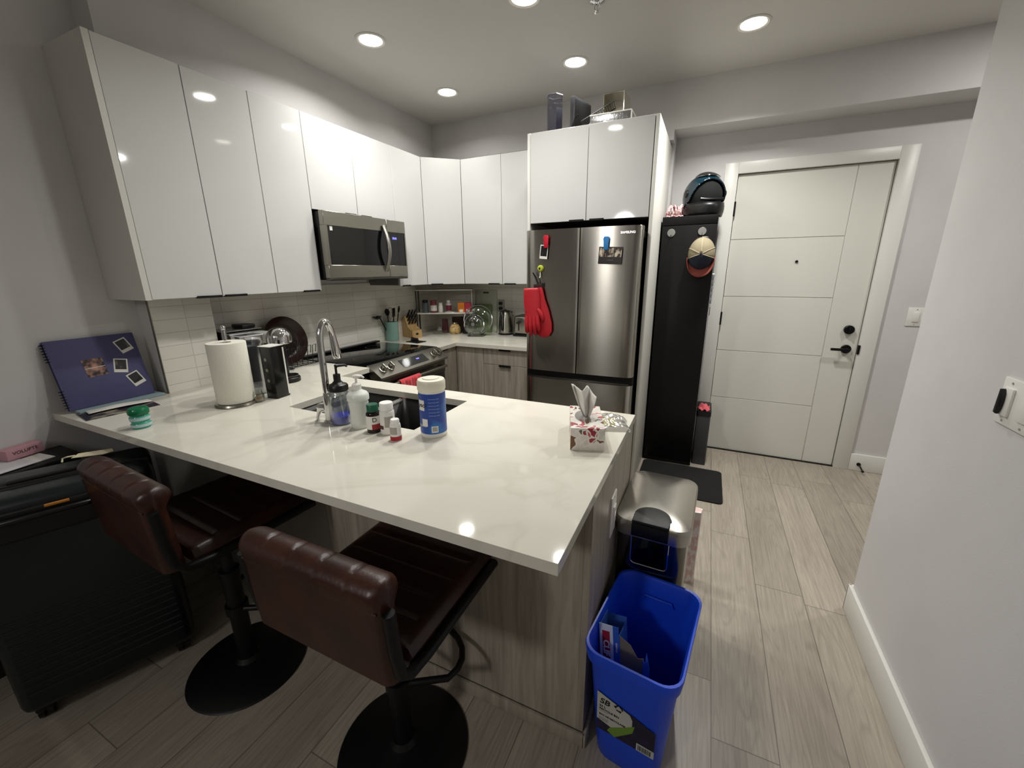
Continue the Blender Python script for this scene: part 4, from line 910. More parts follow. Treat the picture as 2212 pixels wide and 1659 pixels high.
# pitcher
t = thing('water_pitcher', 'tall clear square plastic pitcher behind the paper towels', 'pitcher', (.412, -2.198, Z0), math.radians(-6))
t.scale = (.92, .92, 1.1)
b = MB(); lay = [(.040, .0), (.041, .004), (.047, .22), (.056, .235), (.057, .262), (.055, .262), (.054, .237), (.045, .222), (.038, .008)]
R0 = [[b.bm.verts.new((x, y, z)) for x, y in rr(-w, w, -w, w, w*.35)] for w, z in lay]; n = len(R0[0])
for A, C_ in zip(R0, R0[1:]):
    for i in range(n): b.bm.faces.new((A[i], A[(i+1) % n], C_[(i+1) % n], C_[i]))
b.bm.faces.new(R0[0][::-1]); b.bm.faces.new(R0[-1]); b.build('jug', M_plast, t, ang=50)
b = MB(); b.prism(rr(-.034, .034, -.034, .034, .010), .06, .215, 'xy', .003); b.build('filter_insert', mat('smoky_plastic', '#77777a', .35), t)
b = MB(); b.tube([(x, y, .264) for x, y in rr(-.0575, .0575, -.0575, .0575, .014, 4)], .0022, 6, closed=True); b.build('rim', mat('edge_highlight', '#c9cbcc', .25), t)  # pale tube painting a highlight along the clear rim
for sx in (-1, 1):
    for sy in (-1, 1): b = MB(); b.tube([(sx*.036, sy*.036, .004), (sx*.0415, sy*.0415, .22), (sx*.050, sy*.050, .24)], .0012, 6); b.build('corner_highlight', mat('edge_highlight', '#c9cbcc', .25), t)  # pale lines painted as highlights on the clear corners
# coffee pod box (black, leaning) and pod machine
t = thing('pod_dispenser', 'tall black glossy pod carton with a white open flap', 'carton', (.553, -2.183, Z0), math.radians(6))
b = MB(); b.box(-.032, .032, -.036, .036, 0, .243, .001); b.build('carton', mat('carton_black', '#0c0e0d', .2, noise=((25, 25, 18), '#1c1c1a', .55, .7)), t)
b = MB(); b.box(-.038, .036, -.04, .036, .245, .2475); b.build('flap', M_wht, t)
b = MB(); b.box(.0323, .0332, .028, .0355, .01, .235); b.build('side_strip', M_wht, t)
M_gp = mat('grey_print2', '#7d7a70', .5)
for k, z in enumerate((.085, .135, .185)):
    b = MB(); b.lathe([(0, 0), (.008, 0)], (-.006, -.0365, z), 20, 'y'); b.build('printed_cup', M_gp, t)
t = thing('coffee_machine', 'black and chrome capsule coffee machine with a round head', 'coffee machine', (.268, -1.968, Z0), math.radians(0))
b = MB(); b.prism(rr(-.16, .045, -.055, .055, .02), 0, .025, 'xy', .004); b.cyl((.075, .0, 0), .058, .026, seg=36, bev=.004); b.build('base', M_black, t)
b = MB(); b.lathe([(0, 0), (.045, 0), (.048, .004), (.048, .010), (.044, .010), (.043, .005), (0, .005)], (.078, 0, .026), 32); b.build('drip_tray', M_dsteel, t)
b = MB(); b.box(-.03, .038, -.042, .042, .024, .215, .012, 3); b.build('column', M_black, t)
b = MB(); b.box(-.16, .02, -.045, .045, .205, .262, .014, 3); b.build('top_housing', mat('pale_silver', '#bdbdb8', .3, metal=.4), t)
b = MB(); b.lathe([(0, .205), (.052, .205), (.060, .21), (.061, .24), (.055, .262), (.04, .281), (.02, .29), (0, .292)], (.045, 0, 0), 36); b.build('brew_head', M_chrome, t)
b = MB(); b.cyl((.052, 0, .175), .016, .035, seg=20); b.build('spout', M_black, t)
b = MB(); b.box(-.165, -.10, -.05, .05, .026, .20, .012, 3); b.build('water_tank', M_plast, t)
# little glass jar
t = thing('spice_jar', 'tiny square glass jar with wood chips beside the black carton', 'jar', (.542, -2.275, Z0))
b = MB(); lay = [(.022, 0), (.025, .004), (.025, .034), (.019, .042), (.020, .052), (.0175, .052), (.0165, .043), (.022, .034), (.022, .005)]
b.lathe([(0, 0)]+lay+[(0, .004)], seg=24); b.build('glass', M_glass, t)
b = MB(); b.lathe([(0, .006), (.02, .006), (.02, .022), (0, .026)], seg=16); b.build('contents', mat('wood_chips', '#a58760', .9, noise=((150, 150, 150), '#5b4028', .45, .6)), t)
# glass soap dispenser
t = thing('soap_dispenser', 'glass jar soap dispenser with black pump and blue liquid', 'soap dispenser', (1.112, -2.322, Z0))
b = MB(); b.lathe([(0, 0), (.038, 0), (.042, .005), (.042, .105), (.034, .123), (.030, .13), (.030, .145), (.0275, .145), (.0275, .13), (.032, .120), (.0395, .103), (.0395, .007), (0, .004)], seg=40); b.build('glass_jar', M_glass, t)
b = MB(); b.lathe([(0, .006), (.0385, .006), (.0385, .034), (0, .034)], seg=36); b.build('liquid', mat('blue_soap', '#1c30dd', .08), t)
b = MB(); b.lathe([(0, .168), (.016, .168), (.022, .160), (.034, .156), (.037, .15), (.037, .134), (.035, .132), (0, .132)], seg=36); b.build('lid', M_black, t)
b = MB(); b.cyl((0, 0, .168), .013, .028, seg=20); b.cyl((0, 0, .196), .0045, .032, seg=12); b.tube([(0, 0, .226), (.0, .010, .228), (.012, .032, .226), (.016, .04, .220)], [.008, .0065, .005, .004], 10); b.build('pump', M_black, t)
b = MB(); b.tube([(0, 0, .14), (.004, .004, .07), (.008, .008, .015)], .003, 8); b.build('dip_tube', M_plast, t)
# white pump bottle
t = thing('lotion_bottle', 'translucent white ribbed pump bottle in the middle of the group', 'pump bottle', (1.212, -2.325, Z0))
M_ms = mat('milky_plastic', '#d9ddd6', .3)
b = MB(); b.lathe([(0, 0), (.030, 0), (.0345, .006), (.036, .03), (.034, .07), (.036, .098), (.034, .103), (.040, .110), (.040, .128), (.034, .137), (.018, .146), (.015, .152), (0, .152)], seg=40); b.build('bottle', M_ms, t)
b = MB(); b.lathe([(0, .150), (.0165, .150), (.0165, .168), (.010, .174), (0, .174)], seg=24); b.build('collar', M_wht, t)
b = MB(); b.cyl((0, 0, .174), .004, .018, seg=10); b.tube([(-.008, -.004, .196), (.0, .0, .198), (.014, .014, .197), (.02, .02, .190)], [.006, .0075, .005, .0035], 10); b.build('pump', M_wht, t)
def bottle(name, label, loc, R_, H_, body, cap, capR, capH, lab, shoulder=.75):
    t = thing(name, label, 'pill bottle', (*loc, Z0)); s_ = H_*shoulder
    b = MB(); b.lathe([(0, 0), (R_-.003, 0), (R_, .003), (R_, s_), (R_*.92, s_+.006), (capR*.85, H_-capH+.001), (0, H_-capH+.001)], seg=48); b.build('bottle', body, t)
    b = MB(); b.lathe([(0, H_-capH), (capR, H_-capH), (capR, H_-.003), (capR-.002, H_), (0, H_)], seg=32); b.build('cap', cap, t)
    t.rotation_euler = (0, 0, .35)
    for (m_, a0, a1, z0, z1, d_) in lab: patch(R_, a0, a1, z0, z1, 48, dr=d_+.0004).build('label', m_, t)
    return t
M_br = mat('dark_amber', '#1a0e0c', .15); M_redl = mat('label_red', '#9c2a30', .5); M_gy = mat('label_grey', '#a39d96', .5)
t = bottle('vitamin_bottle', 'dark pill bottle with green cap and white and red label', (1.295, -2.342), .0255, .107, M_br, mat('green_cap', '#12553f', .4), .021, .026, [(M_wht, -1.9, 1.5, .016, .066, .0003), (M_redl, .15, 1.5, .016, .036, .0006)], .66)
text('D', .024, M_ink, t, Matrix.Identity(4), wrap=(.0268, .55), ext=.0002).location = (0, 0, .052)
t = bottle('vitamin_bottle', 'tall white pill bottle just behind the small one', (1.352, -2.332), .0265, .118, M_wht, mat('white_cap', '#ecebe6', .4), .024, .026, [(M_gy, .0, 1.2, .03, .07, .0003), (mat('label_plum', '#4d2a2c', .5), -1.2, -.2, .022, .036, .0004)], .7)
t = bottle('vitamin_bottle', 'smallest white pill bottle with red bottom band', (1.422, -2.372), .019, .078, M_wht, mat('white_cap', '#ecebe6', .4), .0155, .020, [(mat('label_crimson', '#a8182c', .5), -PI, PI, .003, .018, .0003), (M_gy, -.9, .6, .026, .052, .0003)], .70)
# disinfecting wipes
t = thing('wipes_canister', 'tall blue labelled disinfecting wipes canister with white lid', 'wipes canister', (1.512, -2.272, Z0), .35)
M_lb = mat('label_blue', '#1c3f93', .35, noise=((14, 14, 10), '#2a6fb5', .5, .62))
b = MB(); b.lathe([(0, 0), (.044, 0), (.047, .004), (.047, .165), (.0455, .170), (0, .170)], seg=48); b.build('tub', M_wht, t)
patch(.047, -PI, PI, .016, .163, 48).build('label', M_lb, t)
b = MB(); b.lathe([(0, .171), (.0485, .171), (.0495, .174), (.0495, .200), (.046, .207), (.030, .209), (.028, .212), (.008, .213), (0, .213)], seg=48); b.build('lid', mat('ivory_lid', '#dfdcca', .4), t)
patch(.047, -.95, -.35, .102, .140, dr=.0007).build('logo_field', M_paper, t)
text('Lysol', .022, mat('logo_black', '#1c2230', .5), t, Matrix.Identity(4), wrap=(.0478, -.66), ext=.0001, bold=.0004, shear=.2).location = (0, 0, .122)
patch(.047, -.62, -.15, .045, .072, dr=.0007).build('picture', M_paper, t)
text('CLEANS', .012, M_paper, t, Matrix.Identity(4), wrap=(.0475, -.72), ext=.0001).location = (0, 0, .046)
for k in range(6): text('disinfecting wipes', .0055, mat('pale_ink', '#9fb4dc', .5), t, Matrix.Identity(4), wrap=(.0475, .38), ext=.0001).location = (0, 0, .145-.012*k)
patch(.047, .12, .62, .022, .046, dr=.0007).build('barcode_field', M_paper, t)
for k in range(8): patch(.047, .20+.045*k, .215+.045*k+.008*(k % 2), .027, .043, 2, dr=.0009).build('barcode_bar', M_ink, t)
# tissue box
t = thing('tissue_box', 'floral patterned tissue box with a white tissue standing up', 'tissue box', (2.022, -2.082, Z0), math.radians(18))
def floral():
    m = bpy.data.materials.new('floral_card'); m.use_nodes = True; nt = m.node_tree; b_ = nt.nodes['Principled BSDF']; L = nt.links.new; N = nt.nodes.new
    tc = N('ShaderNodeTexCoord'); wv = N('ShaderNodeTexNoise'); wv.inputs['Scale'].default_value = 14; L(tc.outputs['Object'], wv.inputs['Vector'])
    ad = N('ShaderNodeVectorMath'); ad.operation = 'MULTIPLY_ADD'; L(wv.outputs['Color'], ad.inputs[0]); ad.inputs[1].default_value = (.12, .12, .12); L(tc.outputs['Object'], ad.inputs[2])
    vo = N('ShaderNodeTexVoronoi'); vo.inputs['Scale'].default_value = 32; L(ad.outputs[0], vo.inputs['Vector'])
    r = N('ShaderNodeValToRGB'); r.color_ramp.interpolation = 'CONSTANT'; e = r.color_ramp.elements; e[0].color = lin('#d6d1c8'); e[1].position = .42; e[1].color = lin('#97303a')
    for p_, c_ in ((.6, '#6d4a2c'), (.72, '#cfcac0'), (.85, '#b8555c'), (.93, '#5d5e5a')): x = e.new(p_); x.color = lin(c_)
    s_ = N('ShaderNodeSeparateColor'); L(vo.outputs['Color'], s_.inputs[0]); L(s_.outputs[0], r.inputs['Fac'])
    vd = N('ShaderNodeTexVoronoi'); vd.feature = 'DISTANCE_TO_EDGE'; vd.inputs['Scale'].default_value = 32; L(ad.outputs[0], vd.inputs['Vector'])
    rm = N('ShaderNodeMath'); rm.operation = 'LESS_THAN'; rm.inputs[1].default_value = .09; L(vd.outputs['Distance'], rm.inputs[0])
    mx = N('ShaderNodeMix'); mx.data_type = 'RGBA'; L(rm.outputs[0], mx.inputs['Factor']); L(r.outputs[0], mx.inputs['A']); mx.inputs['B'].default_value = lin('#dedad2')
    L(mx.outputs['Result'], b_.inputs['Base Color']); b_.inputs['Roughness'].default_value = .35; return m
b = MB(); b.box(-.055, .055, -.115, .115, 0, .078, .0015); b.build('carton', floral(), t)
b = MB(); b.lathe([(0, 0), (.040, 0)], (0, 0, .0792), 32)
for v in b.bm.verts: v.co.y *= 1.6
b.build('opening_film', M_plast, t)
b = MB()
def tissue(u, v):
    w = .010+.044*v**.8; x = (u-.5)*2*w; fold = math.asin(math.sin(u*PI*3.2+.5))*(.006+.014*v)
    top = 1-.30*abs(u-.28)-.16*abs(math.sin(u*PI*1.6)); return (x*.8-.012*v, fold+.004*math.sin(v*9+u*5), .074+.128*v*top)
b.grid(tissue, 28, 12); b.build('tissue', mat('tissue_white', '#e3e1db', .95, trans=.0), t, solid=.001)
t = thing('plastic_bag', 'crumpled clear zip bag with something yellow beside the tissue box', 'plastic bag', (2.075, -1.915, Z0), math.radians(18))
b = MB()
def bagf(u, v):
    h = .028*math.sin(PI*u)**.6*math.sin(PI*v)**.6
    return (-.062+.124*u+.004*math.sin(v*11), -.085+.17*v, .002+h+.006*math.sin(u*17+v*9)*math.sin(PI*u)*math.sin(PI*v)+.004*math.sin(v*23)*math.sin(PI*u)*math.sin(PI*v))
b.grid(bagf, 26, 30); b.build('film', clear('bag_film', '#f2f2f2', .25, .12), t)
b = MB(); b.grid(lambda u, v: (-.03+.05*u, -.03+.09*v, .002+.012*math.sin(PI*u)*math.sin(PI*v)), 10, 10); b.build('yellow_contents', mat('pale_yellow', '#d8cf8a', .6), t)

# ------------------------------------------------------------------ things by the left wall, between column and range
t = thing('black_appliance', 'squat black countertop appliance with a pale top rim', 'appliance', (-.02, -1.94, Z0))
b = MB(); b.box(-.09, .07, -.145, .06, 0, .262, .015, 3); b.build('housing', M_black, t)
b = MB(); b.box(-.092, .072, -.147, .062, .263, .268, .003); b.build('rim', mat('silver_plastic', '#8b8b89', .25, metal=.7), t)
b = MB(); b.box(-.06, .04, -.03, .05, .269, .292, .008); b.build('top_handle', M_black, t)
t = thing('frying_pan', 'large round dark brown pan standing on edge in the wire rack', 'pan', (-.055, -1.69, Z0+.152)); t.rotation_euler = (0, math.radians(-12), 0)
MP = mat('brown_enamel', '#2a1613', .3)
b = MB(); b.lathe([(0, 0), (.105, 0), (.118, .006), (.148, .042), (.150, .044), (.147, .045), (.115, .010), (.104, .004), (0, .004)], (0, 0, 0), 56, 'x'); b.build('pan_body', MP, t)
b = MB(); b.lathe([(0, .0045), (.10, .0045)], (0, 0, 0), 48, 'x'); b.build('cooking_surface', mat('pan_inner', '#1b1110', .25), t)
t = thing('dish_rack', 'black wire plate rack on the worktop beside the range', 'dish rack', (.03, -1.68, Z0))
for x in (-.06, .07):
    b = MB(); b.tube([(x, -.13, .008), (x, .12, .008)], .0025, 8); b.build('base_wire', M_black, t)
for k in range(7):
    y = -.12+.038*k; b = MB(); b.tube([(-.06, y, .008), (-.055, y, .06), (-.045, y, .125), (-.035, y+.0, .15), (-.03, y+.022, .15), (-.04, y+.022, .11)], .0022, 8)
    b.tube([(.07, y, .008), (.075, y, .05), (.085, y, .125), (.09, y+.022, .13), (.08, y+.022, .08)], .0022, 8); b.tube([(-.06, y, .008), (.07, y, .008)], .0022, 8); b.build('divider_wire', M_black, t)
b = MB(); b.tube([(.07, -.13, .008), (.115, -.13, .01), (.125, -.115, .012), (.115, -.10, .01), (.07, -.10, .008)], .0025, 8); b.build('foot_loop', M_black, t)

# ------------------------------------------------------------------ far corner worktop
t = thing('utensil_crock', 'mint green utensil crock holding black cooking tools', 'crock', (-.058, -.665, Z0))
MC = mat('mint_ceramic', '#7fa399', .35)
b = MB(); b.lathe([(0, 0), (.050, 0), (.053, .003), (.053, .158), (.050, .160), (.047, .158), (.047, .006), (0, .006)], seg=40); b.build('crock_body', MC, t)
def tool(name, label, base, tip, head):
    t = thing(name, label, 'kitchen tool', (-.058+base[0], -.665+base[1], Z0+.01)); v = Vector(tip)
    b = MB(); b.tube([(0, 0, 0), v*.5, v], .005, 8); b.build('handle', M_black if name != 'whisk' else M_chrome, t)
    b = MB(); n_ = v.normalized(); q = n_.to_track_quat('Z', 'Y').to_matrix().to_4x4()
    if head == 'ladle': b.lathe([(.0, -.028), (.02, -.022), (.033, -.008), (.037, .0), (.035, .0), (.031, -.007), (.018, -.019), (0, -.025)], (0, -.03, 0), 24); b.xf(T(*v) @ T(0, 0, .012))
    elif head == 'spoon': b.lathe([(0, 0), (.012, .008), (.022, .03), (.022, .045), (.012, .062), (0, .066)], seg=20); b.xf(T(*v) @ q @ Matrix.Diagonal((1, .28, 1, 1)))
    elif head == 'turner': b.box(-.03, .03, -.0015, .0015, 0, .075, .001); b.xf(T(*v) @ q)
    else:
        for k in range(5): b.tube([(math.cos(PI*k/5)*.022*math.sin(a), math.sin(PI*k/5)*.022*math.sin(a), .05-.05*math.cos(a)) for a in [2*PI*i/16 for i in range(16)]], .0012, 5, closed=True)
        b.xf(T(*v) @ q)
    b.build('head', M_black if name != 'whisk' else M_chrome, t); return t
tool('ladle', 'black ladle tilting left out of the mint crock', (-.015, -.012, 0), (-.02, -.085, .195), 'ladle')
tool('serving_spoon', 'black serving spoon leaning left in the mint crock', (.0, -.02, 0), (.01, -.03, .20), 'spoon')
tool('spatula', 'black slotted spatula standing upright in the mint crock', (.01, .0, 0), (.015, .005, .19), 'turner')
tool('whisk', 'steel whisk standing among the tools in the mint crock', (-.02, .01, 0), (-.005, .012, .17), 'whisk')
tool('serving_spoon', 'black serving spoon leaning right in the mint crock', (.015, .02, 0), (.02, .035, .215), 'spoon')
# knife block
t = thing('knife_block', 'light wood knife block full of black handled knives', 'knife block', (-.005, -.455, Z0), math.radians(-112))
b = MB(); b.prism([(-.10, 0), (.04, 0), (.04, .075), (.0, .095), (-.05, .185), (-.10, .15)], -.048, .048, 'yz')
b.build('block', M_block, t)
b = MB(); b.prism([(.0405, 0), (.072, 0), (.072, .068), (.0405, .075)], -.048, .048, 'yz'); b.build('step', M_block, t)
b = MB(); b.lathe([(0, 0), (.014, 0), (.014, .0012), (0, .0012)], (0, 0, 0), 28, 'y')
for v in b.bm.verts: v.co.z *= .7
b.xf(T(0, .0722, .036)); b.build('badge', M_ink, t)
for i in range(3):
    for j in range(3):
        f_ = .18+.30*j; y0_ = -.05*(1-f_); z0_ = .185+(.095-.185)*f_; x0_ = -.030+.030*i
        lab = ['upper', 'middle', 'lower'][j]+' row '+['left', 'centre', 'right'][i]+' black handled knife in the wood block'
        kt = thing('kitchen_knife', lab, 'knife', (0, 0, 0), 0, 'knives in the wood block')
        M_ = wm(t) @ T(x0_, y0_+.002, z0_+.004) @ Matrix.Rotation(math.radians(-42), 4, 'X')
        kt.location = M_.to_translation(); kt.rotation_euler = M_.to_euler()
        b = MB(); b.box(-.009, .009, -.006, .006, .006, .098-.014*j, .004, 2); b.build('handle', M_black, kt)
        b = MB(); b.box(-.009, .009, -.0055, .0055, -.002, .006, .001); b.build('bolster', M_chrome, kt)
# black spoon rest by the range
t = thing('spoon_rest', 'small black spoon rest on the worktop beside the cooktop', 'spoon rest', (.175, -.66, Z0), math.radians(-10))
b = MB(); b.box(-.06, .08, -.05, .05, 0, .006, .002); b.build('tray', M_black, t)
b = MB(); b.prism([(-.05, .006), (.045, .006), (.03, .035), (.0, .030), (-.04, .038)], -.006, .006, 'xz', .002); b.build('upright', M_black, t)
# two-tier shelf
SL = .52; SA = math.atan2(.25, .475); z1_, z2_ = .190, .400
t = thing('counter_shelf', 'white two-tier counter shelf set diagonally across the corner', 'shelf', (-.042, -.345, Z0), SA)
SH = wm(t)
MS = mat('shelf_white', '#dcdad2', .4)
for x in (.006, SL-.006):
    for y in (.006, .150):
        b = MB(); b.box(x-.005, x+.005, y-.005, y+.005, 0, z2_, .001); b.build('post', M_steelx if x > .1 else M_dsteel, t)
b = MB(); b.box(0, SL, 0, .156, z1_, z1_+.010, .002); b.build('lower_board', MS, t)
b = MB(); b.box(0, SL, 0, .156, z2_, z2_+.010, .002); b.build('upper_board', MS, t)
zz = z1_+.0105
def on(fr, y, z):
    p = SH @ Vector((fr*SL, y, z)); return p
def jar(name, label, cat, fr, y, z, R_, H_, body, cap, lab=None, capR=None, capH=.022):
    t = thing(name, label, cat, on(fr, y, z), SA); capR = capR or R_*.85
    b = MB(); b.lathe([(0, 0), (R_-.002, 0), (R_, .003), (R_, H_-capH-.012), (R_*.8, H_-capH-.001), (0, H_-capH-.001)], seg=48); b.build('jar_body', body, t)
    b = MB(); b.lathe([(0, H_-capH), (capR, H_-capH), (capR, H_), (0, H_)], seg=24); b.build('cap', cap, t)
    if lab: patch(R_, -1.1, 1.6, H_*.15, H_*.6, 48, dr=.0008).build('label', lab, t)
M_mar = mat('maroon_label', '#6c2634', .45)
jar('supplement_jar', 'black capped dark jar at the left end of the shelf', 'jar', .15, .06, zz, .030, .115, mat('dark_jar', '#5c666c', .3), M_black)
jar('supplement_jar', 'pink-red jar with pale label, second on the shelf', 'jar', .30, .05, zz, .030, .112, mat('rose_jar', '#86404a', .4), mat('rose_cap', '#7c3d45', .4), M_paper, .029)
jar('supplement_bottle', 'small all-white bottle, third on the shelf', 'pill bottle', .425, .04, zz, .021, .090, M_wht, M_wht)
jar('supplement_bottle', 'white capped bottle with maroon label, fourth on the shelf', 'pill bottle', .565, .05, zz, .026, .110, mat('grey_white', '#b9b1ab', .4), M_wht, M_mar, .017, .024)
o = MB(); o.box(-.05, .03, -.02, .02, 0, .007, .001); o = o.build('small_lid', M_wht); o.location = on(.60, .02, zz); o.rotation_euler = (0, 0, SA); tag(o, 'flat white lid lying on the shelf beside the orange box', 'lid')
for fr, c_, nm in ((.79, '#d87a14', 'orange'), (.91, '#b02e40', 'red')):
    t = thing('tea_box', nm+' carton of sachets on the right end of the shelf', 'carton', on(fr, .05, zz), SA); b = MB(); b.box(-.030, .030, -.03, .03, 0, .088, .001); b.build('carton', mat(nm+'_carton', c_, .5), t)
    b = MB(); b.box(-.016, .016, -.0308, -.0301, .004, .028); lb_ = b.build('white_label', M_paper, t)
# under the shelf
t = thing('glass_container', 'low clear glass food container under the shelf', 'container', on(.40, .05, 0), SA)
b = MB(); b.prism(rr(-.065, .065, -.04, .04, .012), 0, .035, 'xy', .002); b.build('dish', M_glass, t)
b = MB(); b.prism(rr(-.03, .015, -.03, .03, .01), .036, .066, 'xy', .002); b.build('lid', M_plast, t)
t = thing('snack_bag', 'clear bag of golden snacks under the shelf', 'snack bag', on(.66, .06, 0), SA)
b = MB(); b.lathe([(0, 0), (.045, .002), (.056, .03), (.050, .06), (.030, .085), (0, .092)], seg=24)
for v in b.bm.verts: v.co += Vector((random.uniform(-.004, .004), random.uniform(-.004, .004), random.uniform(-.003, .003)))
for v in b.bm.verts: v.co.z = max(v.co.z, 0.0005)
b.build('bag', mat('golden_snacks', '#c4a76c', .5, noise=((60, 60, 60), '#8a6a38', .5, .65)), t)
b = MB(); b.lathe([(.022, .086), (.03, .098), (.026, .105)], seg=20); b.build('neck', M_plast, t)
jar('canister', 'black canister under the right end of the shelf', 'canister', .85, .06, 0, .030, .105, M_black, M_black)
t = thing('red_pouch', 'dark red pouch standing behind the clear container under the shelf', 'pouch', on(.47, .125, 0), SA)
b = MB(); b.prism([(-.028, 0), (.03, 0), (.028, .13), (-.026, .135)], -.012, .012, 'xz', .004); b.build('pouch_body', mat('dark_red_foil', '#4e1620', .4), t)
t = thing('mesh_basket', 'dark brown woven basket behind the golden snacks under the shelf', 'basket', on(.74, .137, .0), SA)
b = MB(); b.prism(rr(-.075, .075, -.016, .016, .01), 0, .15, 'xy', .003); b.build('basket_body', mat('dark_wicker', '#231712', .8, noise=((70, 70, 120), '#4a342a', .45, .6)), t)
# cutting boards
t = thing('cutting_board', 'tall pale grey-green cutting board with a handle slot', 'cutting board', (.445, .085, Z0)); t.rotation_euler = (math.radians(-4), 0, 0)
b = MB(); b.prism(rr(-.118, .118, 0, .40, .012), -.006, .006, 'xz', .002); b.build('board', mat('pale_board', '#c0c3b2', .5), t)
b = MB(); b.prism(rr(-.032, .032, .362, .378, .0075), -.0068, .0068, 'xz'); b.build('slot', mat('slot_shadow', '#4c4d44', .6), t)
t = thing('cutting_board', 'smaller olive green cutting board in front of the pale one', 'cutting board', (.428, .055, Z0)); t.rotation_euler = (math.radians(-4), 0, 0)
b = MB(); b.prism(rr(-.093, .093, 0, .265, .010), -.005, .005, 'xz', .002); b.build('board', mat('olive_board', '#6b7f50', .5), t)
b = MB(); b.prism(rr(-.026, .026, .238, .250, .0055), -.0058, .0058, 'xz'); b.build('slot', mat('slot_shadow', '#4c4d44', .6), t)
# pot lids in a rack
lids = [(.496, -.150, .130, 'large glass pot lid with steel rim in front of the boards'), (.482, -.200, .090, 'smaller glass pot lid leaning in front of the large one')]
for i, (x, y, r_, lab) in enumerate(lids):
    t = thing('pot_lid', lab, 'pot lid', (x, y, Z0+r_+.012), 0, 'glass pot lids'); t.rotation_euler = (math.radians(-12), 0, math.radians(18))
    b = MB(); b.lathe([(r_, 0), (r_*.8, -.018), (r_*.4, -.028), (0, -.032), (0, -.029), (r_*.4, -.025), (r_*.8, -.015), (r_-.002, .001)], seg=44, axis='y'); b.build('glass', M_glass, t)
    b = MB(); b.lathe([(r_-.003, -.003), (r_+.003, -.004), (r_+.004, .003), (r_-.003, .004), (r_-.003, -.003)], seg=44, axis='y'); b.build('rim', M_chrome, t)
    b = MB(); b.lathe([(0, -.052), (.016, -.052), (.02, -.046), (.01, -.036), (.008, -.031), (0, -.031)], seg=20, axis='y'); b.build('knob', M_dsteel, t)
t = thing('lid_rack', 'small black wire rack holding the glass pot lids', 'rack', (.482, -.175, Z0), math.radians(18))
b = MB(); b.tube([(-.06, -.06, .003), (.08, -.06, .003), (.08, .06, .003), (-.06, .06, .003)], .0025, 6, closed=True); b.build('base_wire', M_black, t)
for k in range(3):
    b = MB(); y = -.05+.045*k; b.tube([(-.05, y, .003), (-.045, y, .04), (.06, y, .04), (.065, y, .003)], .0022, 6); b.build('divider', M_black, t)
# kettle
t = thing('kettle', 'tall brushed steel electric kettle with black handle', 'kettle', (.70, .005, Z0), math.radians(10))
b = MB(); b.cyl((0, 0, 0), .070, .016, seg=36, bev=.003); b.build('power_base', M_black, t)
b = MB(); b.lathe([(0, .018), (.068, .018), (.070, .024), (.067, .08), (.060, .15), (.052, .195), (.045, .208), (0, .208)], seg=40); b.build('body', M_steel, t)
b = MB(); b.lathe([(0, .222), (.03, .220), (.045, .213), (.047, .2085), (0, .2085)], seg=32); b.cyl((0, 0, .222), .009, .008, seg=14); b.build('lid', M_dsteel, t)
b = MB(); b.tube([(-.012, -.042, .205), (-.014, -.078, .208), (-.016, -.10, .18), (-.016, -.102, .12), (-.014, -.092, .065), (-.01, -.066, .045)], [.010, .011, .011, .010, .010, .009], 12); b.build('handle', M_black, t)
b = MB(); b.tube([(.03, .03, .175), (.042, .045, .195), (.048, .052, .205)], [.015, .012, .007], 12); b.build('spout', M_steel, t)
# toaster
t = thing('toaster', 'brushed steel toaster beside the kettle, half behind the fridge', 'toaster', (.905, .0, Z0))
b = MB(); b.box(-.095, .12, -.075, .085, .014, .185, .03, 5); b.build('housing', M_steel, t)
b = MB(); b.box(-.098, .123, -.078, .088, .0, .018, .004); b.build('base', M_black, t)
b = MB(); b.box(-.045, -.035, -.0775, -.0745, .05, .14, .001); b.build('lever_slot', M_black, t)
b = MB(); b.box(-.055, -.025, -.10, -.077, .115, .13, .004); b.build('lever', M_black, t)
b = MB(); b.box(-.06, .09, -.04, -.012, .1845, .1865, .0); b.box(-.06, .09, .022, .05, .1845, .1865, .0); b.build('slots', M_black, t)
# wall outlet with plugs
t = thing('outlet', 'wall outlet with two black plugs on the tiles behind the kettle', 'outlet', (.605, YB-.008, 1.165))
b = MB(); b.box(-.035, .035, -.005, 0, -.057, .057, .002); b.build('cover_plate', mat('grey_plate', '#a6a49c', .4), t)
for z in (-.022, .022):
    b = MB(); b.box(-.014, .014, -.035, -.005, z-.013, z+.013, .004); b.build('plug', M_black, t)
b = MB(); b.tube([(0, -.034, -.022), (.004, -.045, -.06), (.0, -.04, -.12), (.02, -.04, -.18), (.05, -.05, -.235)], .003, 6); b.build('cord', M_black, t)

# ------------------------------------------------------------------ on top of the fridge cabinet
ZT_ = ZFT
t = thing('glass_vase', 'tall clear hexagonal vase on the fridge cabinet, far left', 'vase', (1.335, -.53, ZT_))
b = MB(); b.lathe([(0, 0), (.050, 0), (.052, .004), (.052, .225), (.0505, .227), (.049, .225), (.049, .012), (0, .012)], seg=6); b.build('vessel', clear('smoke_glass', '#dcdcea', .16, .05), t, ang=20)
b = MB(); b.lathe([(.053, .222), (.0545, .225), (.053, .229), (.0505, .229), (.0495, .225)], seg=6); b.build('rim', mat('grey_rim', '#5a5a5e', .3), t)
t = thing('baking_tray', 'dark grey rectangular tray standing on edge on the fridge cabinet', 'tray', (1.50, -.49, ZT_), math.radians(-14))
b = MB(); b.box(-.016, .016, -.11, .10, 0, .185, .004); b.build('tray', mat('tray_grey', '#3f4043', .4), t)
b = MB(); b.box(.0165, .0185, -.10, .09, .015, .17, .0005); b.build('inner_face', mat('tray_dark', '#232427', .5), t)
